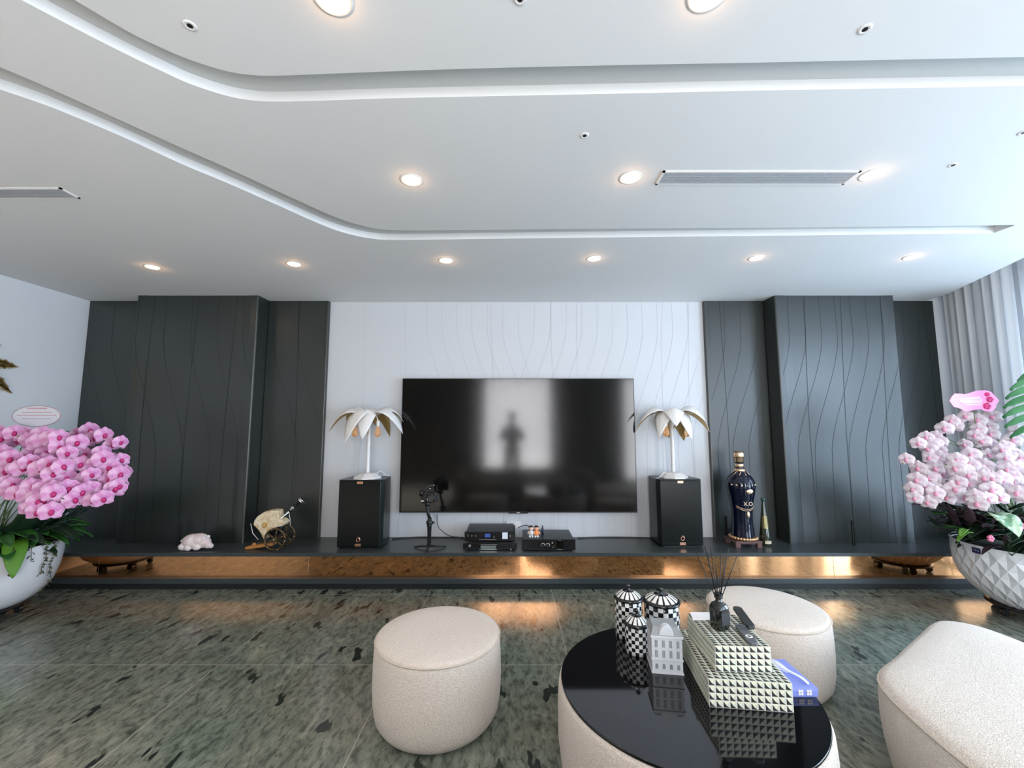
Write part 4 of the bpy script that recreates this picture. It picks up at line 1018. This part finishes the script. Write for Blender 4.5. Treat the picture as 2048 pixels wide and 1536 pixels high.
for k in range(58):
    az = math.radians(rnd.uniform(-70, 85)); L_ = rnd.uniform(.28, .46); r0 = rnd.uniform(.05, .2)
    leaf(lo, 'orchid_leaf', (r0*math.cos(az), r0*math.sin(az), .52+rnd.uniform(0, .13)), az+rnd.uniform(-.3, .3), L_, rnd.uniform(.10, .15), rnd.uniform(.25, .7), LEAFG if k % 3 else DLEAF)
leaf(lo, 'orchid_leaf', (.30, -.08, .60), math.radians(-38), .26, .13, 1.25, LEAFY)
leaf(lo, 'orchid_leaf', (.25, -.18, .60), math.radians(-50), .24, .13, 1.15, LEAFG)
for k in range(36):      # upright filler leaves between the flower sprays
    az = math.radians(rnd.uniform(-60, 100)); leaf(lo, 'orchid_leaf', (.15*math.cos(az), .15*math.sin(az), .55), az, rnd.uniform(.26, .40), .10, rnd.uniform(-.45, .1), DLEAF)
def vine(t, nm, pts, m, rnd, n=16, s_=.022):
    pts = spline([Vector(p) for p in pts], 8); mb = MB().tube(pts, .0022, 5)
    for k in range(n):
        p = pts[min(len(pts)-1, int((k+1)/n*(len(pts)-1)))]; q = rnd.uniform(0, 2*PI)
        mb.grid(leaf_fn(s_*rnd.uniform(.9, 1.5), s_*.9, .6, .2), 2, 3, 0, True, T(*p) @ R(q, 'Z') @ R(rnd.uniform(0, 1), 'Y'))
    return mb.build(nm, m, t)
VINE = mat('vine_leaf', (.040, .050, .028), .5, noise=(30, (.16, .18, .07), .45, .6))
for (x0, x1, x2, z2, n, az0) in ((0, 0, 0, .26, 26, 3), (0, 0, 0, .36, 9, -22), (0, 0, 0, .12, 26, 12), (0, 0, 0, .40, 8, -10), (0, 0, 0, .36, 8, -34)):
    a = math.radians(az0); c, s_ = math.cos(a), math.sin(a); rr_ = lambda z: next((q[0] for q in pr if q[1] >= z), .39)+.012
    P_ = [(.30*c, .30*s_, .56), (.42*c, .42*s_, .567), (.437*c, .437*s_, .50)]
    z = .44
    while z > z2: P_.append(((rr_(z))*math.cos(a+.04*math.sin(z*30)), rr_(z)*math.sin(a+.04*math.sin(z*30)), z)); z -= .06
    vine(lo, 'trailing_vine', P_, VINE, rnd, n)

ro = empty('potted_orchid', (RP[0], RP[1], 0)); tag(ro, 'pale pink and white orchid in a white diamond-faceted bowl planter on casters at the right', 'potted plant')
mb = MB(); N = 56; lv = []
prf = [(.215, ZP), (.285, ZP+.05), (.345, ZP+.11), (.385, ZP+.175), (.408, ZP+.24), (.418, ZP+.305), (.420, ZP+.37), (.418, ZP+.435)]
vs = []
for j, (r_, z) in enumerate(prf):
    for i in range(N):
        bump_ = .0 if (i+j) % 2 else -.014
        if j == len(prf)-1: bump_ = 0
        q = 2*PI*i/N; rr2 = r_+bump_; vs.append((rr2*math.cos(q), rr2*math.sin(q), z))
fs = []
for j in range(len(prf)-1):
    for i in range(N):
        a, b, c, d = j*N+i, j*N+(i+1) % N, (j+1)*N+(i+1) % N, (j+1)*N+i
        fs += [(a, b, c), (a, c, d)] if (i+j) % 2 else [(a, b, d), (b, c, d)]
mb.add(vs, fs, 0); mb.lathe([(.418, ZP+.435), (.424, ZP+.445), (.418, ZP+.452), (.405, ZP+.44), (.40, ZP+.36)], 56, cap=False); mb.lathe([(.001, ZP), (.215, ZP)], 40, cap=False)
mb.build('pot', POTW, ro)
MB().lathe([(.001, ZP+.43), (.402, ZP+.43)], 40, cap=False).build('soil', MATS['moss'], ro)
casters(ro, .32, ZP)
fr_ = [flower_mesh('orchid_flower', PALE, PLIP, .95, 10+i) for i in range(3)]
segsR = [(1880,876,1822,892,5,3.28),(1890,888,1850,905,4,3.25),(1900,918,1812,928,7,3.2),(1892,938,1860,950,4,3.15),(1880,958,1812,972,6,3.15),
 (1898,978,1836,1004,7,3.08),(1940,982,1900,990,3,3.05),(1932,842,1882,848,4,3.35),(1990,842,1942,852,4,3.35),(1992,872,1960,890,3,3.3),(1945,876,1928,884,2,3.3),
 (2030,868,2015,880,2,3.3),(1972,905,2040,900,5,3.2),(2048,925,1990,925,4,3.1),(1980,938,1900,930,6,3.0),(1910,955,1980,965,6,2.98),(1990,950,2060,940,5,2.95),
 (1975,985,1945,1005,4,2.9),(2060,985,2000,992,4,2.88),(1990,970,2040,968,4,3.0),(1925,905,1935,915,1,3.2),(1925,965,1900,962,2,3.1)]
orchid(ro, (RP[0], RP[1], 0), segsR, fr_, STEMG, 8, .5)
for k in range(62):
    az = math.radians(rnd.uniform(-265, -110)); L_ = rnd.uniform(.24, .42); r0 = rnd.uniform(.05, .2)
    leaf(ro, 'orchid_leaf', (r0*math.cos(az), r0*math.sin(az), .52+rnd.uniform(0, .20)), az+rnd.uniform(-.3, .3), L_, rnd.uniform(.08, .13), rnd.uniform(.1, .6), LEAFG if k % 3 == 0 else DLEAF)
rq = lambda px, py, d: tuple(at_y(px, py, d)-Vector((RP[0], RP[1], 0)))
leaf(ro, 'variegated_leaf', rq(1985, 1030, 3.05), math.radians(-100), .20, .15, .9, mat('leaf_variegated', (.10, .22, .10), .4, noise=(22, (.42, .52, .34), .45, .55)))
leaf(ro, 'variegated_leaf', rq(1935, 1060, 3.1), math.radians(-150), .17, .045, .5, LEAFY)
leaf(ro, 'variegated_leaf', rq(1945, 1066, 3.1), math.radians(-170), .16, .04, .7, LEAFY)
for k in range(95):      # dark purple filler foliage on the side away from the window
    az = math.radians(rnd.uniform(-215, -115)); rr_ = rnd.uniform(.24, .50)
    leaf(ro, 'filler_leaf', (rr_*math.cos(az), rr_*math.sin(az), .56+rnd.uniform(.0, .30)), az+rnd.uniform(-.9, .9), rnd.uniform(.10, .20), rnd.uniform(.035, .07), rnd.uniform(-.8, .7), PURP if k % 3 else DLEAF)
for px, py in ((1981, 1077), (2042, 1052)):
    p = at_y(px, py, 2.92)-Vector((RP[0], RP[1], 0)); mb = MB()
    for k in range(5): mb.sphere((p.x+.012*math.cos(k*1.257), p.y, p.z+.012*math.sin(k*1.257)), (.013, .010, .013), 0, 8, 6)
    mb.build('rose_bud', mat('dusky_rose', (.50, .12, .20), .5), ro)
lb = at_y(1948, 1099, 2.98)
q = math.radians(184)
lm = T(.4265*math.cos(q), .4265*math.sin(q), .497) @ R(q+PI/2, 'Z')
o = MB().box(-.028, .028, -.001, .001, -.020, .020).build('label_plate', mat('navy_label', (.012, .018, .09), .4), ro); o.matrix_local = lm
mb = MB().tube([(-.018, -.002, .002), (-.008, -.002, .010), (-.002, -.002, -.006), (.006, -.002, .004), (.018, -.002, -.003)], .0016, 5); o2 = mb.build('mark', PWHITE, o)
tag(o, 'small navy label with a pale squiggle')

# cards in the flowers
cdp = at_y(73, 832, 3.22)
ca = empty('gift_card', tuple(cdp)); tag(ca, 'oval white greeting card with red rim on a stick above the pink orchid', 'card')
E1, E2 = .188, .082
MB().prism([(E1*math.cos(w_), E2*math.sin(w_)) for w_ in [2*PI*j/48 for j in range(48)]], 0, .003, 0, None, 'y').build('card', mat('card_pale', (.70, .70, .74), .5), ca)
MB().tube([(E1*.985*math.cos(w_), -.001, E2*.97*math.sin(w_)) for w_ in [2*PI*j/48 for j in range(49)]], .0022, 5).build('rim', mat('card_red', (.42, .22, .25), .5), ca)
for zz_, hl, hgt in [(.058, .075, .010), (.028, .115, .005), (.004, .15, .005), (-.020, .11, .005)]:
    MB().box(-hl, hl, -.0012, .001, zz_-hgt/2, zz_+hgt/2).build('printed_line', mat('print_red', (.60, .36, .40), .6), ca)
MB().tube([(.02, .006, -.07), (.0, .01, -.3), (-.08, .06, -.75)], .003, 6).build('stick', STEMG, ca)
pk = at_y(1948, 803, 3.25); U2 = 3.25/FPX
ban = empty('gift_card', tuple(pk)); tag(ban, 'pink brushstroke-shaped card with crimson roses on a stick above the pale orchid', 'card')
q_ = lambda u, v: ((u-510)/7.68*U2, -(v-950)/7.68*U2)
outl = [q_(*a_) for a_ in [(135,940),(180,870),(230,825),(400,835),(560,785),(700,775),(790,800),(850,870),(900,935),(850,1000),(830,1060),(760,1105),(660,1100),(600,1065),(470,1085),(370,1110),(290,1060),(190,1030)]]
MB().prism(outl, 0, .004, 0, None, 'y').build('card', mat('card_pink', (.88, .30, .56), .5), ban, bevel=.001)
MB().prism([q_(*a_) for a_ in [(290,905),(600,870),(640,940),(610,1010),(420,1010),(300,960)]], -.001, .001, 0, None, 'y').build('pale_panel', mat('card_lilac', (.74, .52, .72), .5), ban)
for zz_ in (-.024, .004): MB().tube([(q_(300, 0)[0], -.0015, zz_+.008), (0, -.0015, zz_+.010), (q_(600, 0)[0], -.0015, zz_+.012)], .0018, 5).build('printed_line', mat('print_mauve', (.62, .36, .56), .6), ban)
for (u, v, r_) in ((720, 840, .019), (755, 920, .026), (700, 1020, .030)):
    c_ = q_(u, v); mb = MB(); mb.sphere((c_[0], -.003, c_[1]), (r_, .006, r_*.8), 0, 12, 8)
    for k in range(5): mb.sphere((c_[0]+r_*.6*math.cos(k*1.257), -.004, c_[1]+r_*.5*math.sin(k*1.257)), (r_*.45, .007, r_*.4), 0, 8, 6)
    mb.build('rose', mat('crimson', (.62, .02, .18), .5), ban)
MB().tube([(.0, .008, -.05), (.02, .03, -.3), (.06, .08, -.72)], .003, 6).build('stick', STEMG, ban)

# ------------------------------------------------------------------ monstera beside the curtain
MON = mat('monstera_leaf', (.035, .20, .07), .38, noise=(4, (.10, .32, .14), .4, .65))
mo = empty('monstera', (4.30, 2.62, 0)); tag(mo, 'tall monstera with big split green leaves at the right edge of the photo', 'potted plant')
MB().lathe([(.15, 0), (.17, .02), (.20, .30), (.205, .34), (.19, .34), (.18, .30)], 40).build('pot', POTW, mo)
def monstera_leaf(c, Mx, s_=1.0):
    mb = MB(); nl = 7
    for sd_ in (-1, 1):
        for i in range(nl):
            v0 = -.42+.84*i/nl; v1 = -.42+.84*(i+.80)/nl; vm = (v0+v1)/2
            wd = .30*math.sqrt(max(.05, 1-(vm/.50)**2))
            def fn(u, v, v0=v0, v1=v1, wd=wd, sd_=sd_, vm=vm):
                y0 = v0+(v1-v0)*u; hw_ = 1-.75*max(0, v-.75)/.25*abs(u-.5)*1.6 if v > .75 else 1
                if v < .3: y0 = v0+(v1-v0)*u+(u-.5)*.04*(1-v/.3)
                yc = vm+(y0-vm)*hw_
                return (sd_*wd*v*(1-.10*(2*u-1)**2 if v > .9 else 1), yc-.16*v*v-.02*v, .06*v-.13*v*v)
            mb.grid(fn, 4, 8)
    mb.tube([(0, -.46, 0), (0, 0, .004), (0, .44, 0)], [.003, .005, .006], 6, 0)
    o = mb.build('split_leaf', MON, mo); o.matrix_local = Mx @ Matrix.Diagonal((s_, s_, s_, 1)); sd = o.modifiers.new('s', 'SOLIDIFY'); sd.thickness = .003
    return o
lc = at_y(2088, 792, 3.0)-Vector((4.30, 2.62, 0))
def stem_to(p): MB().tube(spline([Vector((0, 0, .32)), Vector((p[0]*.2+.03, p[1]*.2, p[2]*.55)), Vector((p[0]*.6, p[1]*.6, p[2]*.95)), Vector(p)], 5), .009, 6).build('stalk', STEMG, mo)
fc = Vector((-.75, -.62, .10)).normalized()
def leaf_at(p, nrm, roll, s_):
    M_ = facing(Vector(p), nrm, roll); monstera_leaf(p, M_, s_); stem_to(M_ @ Vector((0, .42*s_, 0)))
leaf_at(lc, (-.45, -.85, .15), -.25, .60)
leaf_at((.10, -.30, 1.15), (-.4, -.8, .4), .5, .6)
leaf_at((.05, -.45, .85), (-.3, -.8, .5), -.6, .55)
leaf_at((.12, .10, 1.62), (-.7, -.3, .6), .2, .5)

# ------------------------------------------------------------------ gold ornament on the left wall
wo_c = at_x(-70, 715, XL+.05)
wo = empty('wall_ornament', (XL, wo_c.y, wo_c.z)); tag(wo, 'gold leafy metal ornament on the left white wall, only its tips in view', 'wall ornament')
GOLDD = mat('antique_gilt', (.62, .40, .12), .32, metal=1, noise=(40, (.85, .60, .25), .45, .6))
MB().lathe([(.05, 0), (.04, .02), (.01, .03)], 20, 0, R(PI/2, 'Y')).build('mount', GOLDD, wo)
for (px, py) in ((47, 734), (33, 786), (10, 690), (-120, 640), (-200, 700), (-180, 800), (-90, 830)):
    tp = at_x(px, py, XL+.07)-Vector(wo.location); L_ = tp.length; a_ = math.atan2(tp.z, tp.y)
    # local leaf lies in the wall plane, pointing along (y, z)
    def fn(u, v, L_=L_):
        ww = .085*math.sin(PI*min(1, .08+v*.92))**.8*(u-.5)*(1+.25*math.sin(v*40))
        return (.03+.05*math.sin(PI*v)-abs(u-.5)*.03, L_*v, ww)
    o = MB().grid(fn, 4, 18).build('gilt_leaf', GOLDD, wo); o.matrix_local = R(a_, 'X'); sd = o.modifiers.new('s', 'SOLIDIFY'); sd.thickness = .003

# ------------------------------------------------------------------ seen only as reflections: sofa and photographer
tag(MB().box(-4.35, -1.2, -1.7, 1.7, .0005, .012).build('rug', mat('bounce_rug', (.78, .74, .66), .95, bump=(120, .5, .006)), bevel=.004), 'large cream bounce rug added left of the sofa, out of view behind the camera', 'rug')  # added out of view to bounce lamp light up to the ceiling
so = empty('sofa', (.25, .45, .0)); tag(so, 'low cream sofa facing the television, visible only as a dim reflection in the screen', 'sofa')
SOF = mat('sofa_cloth', (.30, .26, .21), .9, bump=(150, .4, .004))
MB().box(-1.35, 1.35, -.40, .38, .05, .26).build('base', SOF, so, bevel=.03, seg=3)
for k in range(3): MB().box(-1.15+.77*k+.005, -1.15+.77*(k+1)-.005, -.18, .40, .262, .40).build('seat_cushion', SOF, so, bevel=.04, seg=4)
MB().box(-1.35, 1.35, -.42, -.20, .262, .62).build('backrest', SOF, so, bevel=.05, seg=4)
for sx in (-1, 1): MB().box(sx*1.25-.10, sx*1.25+.10, -.19, .38, .262, .52).build('armrest', SOF, so, bevel=.04, seg=4)
for sx in (-1.2, 1.2):
    for sy in (-.3, .3): MB().lathe([(.02, 0), (.025, .055)], 12, 0, T(sx, sy, 0)).build('foot', BLACK, so)

def skin(name, verts, edges, radii, m, parent, sub=1, root=0):
    me = bpy.data.meshes.new(name); me.from_pydata(verts, edges, []); me.materials.append(m)
    o = bpy.data.objects.new(name, me); COL.objects.link(o); o.parent = parent
    md = o.modifiers.new('skin', 'SKIN'); md.use_smooth_shade = True
    if not me.skin_vertices: bpy.context.view_layer.objects.active = o; me.skin_vertices
    for i, r_ in enumerate(radii):
        r_ = r_ if hasattr(r_, '__len__') else (r_, r_)
        me.skin_vertices[0].data[i].radius = r_; me.skin_vertices[0].data[i].use_root = (i == root)
    s2 = o.modifiers.new('sub', 'SUBSURF'); s2.levels = sub; s2.render_levels = sub
    return o
SKIN = mat('skin', (.50, .30, .21), .55); SHIRT = mat('shirt_dark', (.03, .035, .045), .8); TROU = mat('trousers_dark', (.025, .025, .03), .8)
PX, PY = .0, -.42
pe = empty('person', (PX, PY, .0)); tag(pe, 'person in dark shirt holding a phone, seen only mirrored in the television', 'person')
V = [(0,0,.95),(0,0,1.12),(0,0,1.30),(0,.0,1.42),(0,.02,1.49),(0,.03,1.56),   # pelvis..neck..head base
     (.17,0,1.38),(.24,.10,1.16),(.10,.34,1.37),(-.17,0,1.38),(-.24,.10,1.16),(-.10,.34,1.37),
     (.09,0,.90),(.10,.02,.50),(.10,-.01,.09),(.105,.12,.035),(-.09,0,.90),(-.10,.02,.50),(-.10,-.01,.09),(-.105,.12,.035)]
Ed = [(0,1),(1,2),(2,3),(3,4),(4,5),(2,6),(6,7),(7,8),(2,9),(9,10),(10,11),(0,12),(12,13),(13,14),(14,15),(0,16),(16,17),(17,18),(18,19)]
Ra = [(.15,.11),(.14,.10),(.16,.11),.07,.055,.055,.055,.042,.026,.055,.042,.026,.085,.058,.038,.035,.085,.058,.038,.035]
# body: head is part of the same surface
V += [(0,.035,1.63),(0,.035,1.72)]; Ed += [(5,20),(20,21)]; Ra += [(.078,.090),(.060,.075)]
skin('body', V, Ed, Ra, SKIN, pe, 2)
kS = 1.14
skin('shirt', V[:3]+[V[3]]+[V[6],V[7],(.19,.18,1.24),V[9],V[10],(-.19,.18,1.24)], [(0,1),(1,2),(2,3),(2,4),(4,5),(5,6),(2,7),(7,8),(8,9)], [(.17,.13),(.155,.115),(.178,.125),.08,.068,.058,.050,.068,.058,.050], SHIRT, pe, 2)
skin('trousers', [V[0],V[12],V[13],(.10,-.01,.12),V[16],V[17],(-.10,-.01,.12)], [(0,1),(1,2),(2,3),(0,4),(4,5),(5,6)], [(.165,.125),.098,.072,.062,.098,.072,.062], TROU, pe, 2)
for sx in (-1, 1):
    MB().sphere((sx*.105, .06, .05), (.048, .14, .048), 0, 16, 10).build('shoe', BLACK, pe)
    MB().sphere((sx*.030, .112, 1.665), (.010, .006, .006), 0, 10, 6).build('eye', BLACK, pe)
    MB().sphere((sx*.082, .03, 1.65), (.010, .018, .030), 0, 10, 8).build('ear', SKIN, pe)
MB().sphere((0, .125, 1.635), (.013, .018, .022), 0, 10, 8).build('nose', SKIN, pe)
MB().sphere((0, .112, 1.60), (.024, .007, .007), 0, 10, 6).build('mouth', mat('lips', (.40, .16, .14), .5), pe)
hb = MB(); hb.sphere((0, .015, 1.70), (.092, .105, .085), 0, 20, 12); hb.sphere((0, -.02, 1.66), (.088, .085, .09), 0, 16, 10); hb.build('hair', mat('hair_black', (.012, .010, .009), .6), pe)
for sx in (-1, 1):
    hv = [(sx*.10,.34,1.37),(sx*.092,.365,1.395),(sx*.086,.385,1.42)]; he = [(0,1),(1,2)]; hr = [.024,(.030,.018),(.034,.016)]
    for k in range(4):      # four fingers curled behind the phone edge
        z_ = 1.425+.014*k; b_ = len(hv); L1 = (.020, .024, .022, .017)[k]
        hv += [(sx*.086,.402,z_),(sx*(.074),.410+.002*k,z_+.006),(sx*(.062-L1*.4),.408,z_+.004)]; he += [(2,b_),(b_,b_+1),(b_+1,b_+2)]; hr += [.0085,.008,.0065]
    b_ = len(hv); hv += [(sx*.078,.382,1.435),(sx*.066,.384,1.452),(sx*.055,.386,1.462)]; he += [(1,b_),(b_,b_+1),(b_+1,b_+2)]; hr += [.010,.009,.0075]
    skin('hand', hv, he, hr, SKIN, pe, 1)
ph = MB().box(-.078, .078, -.004, .004, -.037, .037).build('phone', BLACK, None, bevel=.003); ph.location = (0, -.024, 1.45)
tag(ph, 'black phone held sideways by the person behind the sofa, seen only in reflection', 'phone')
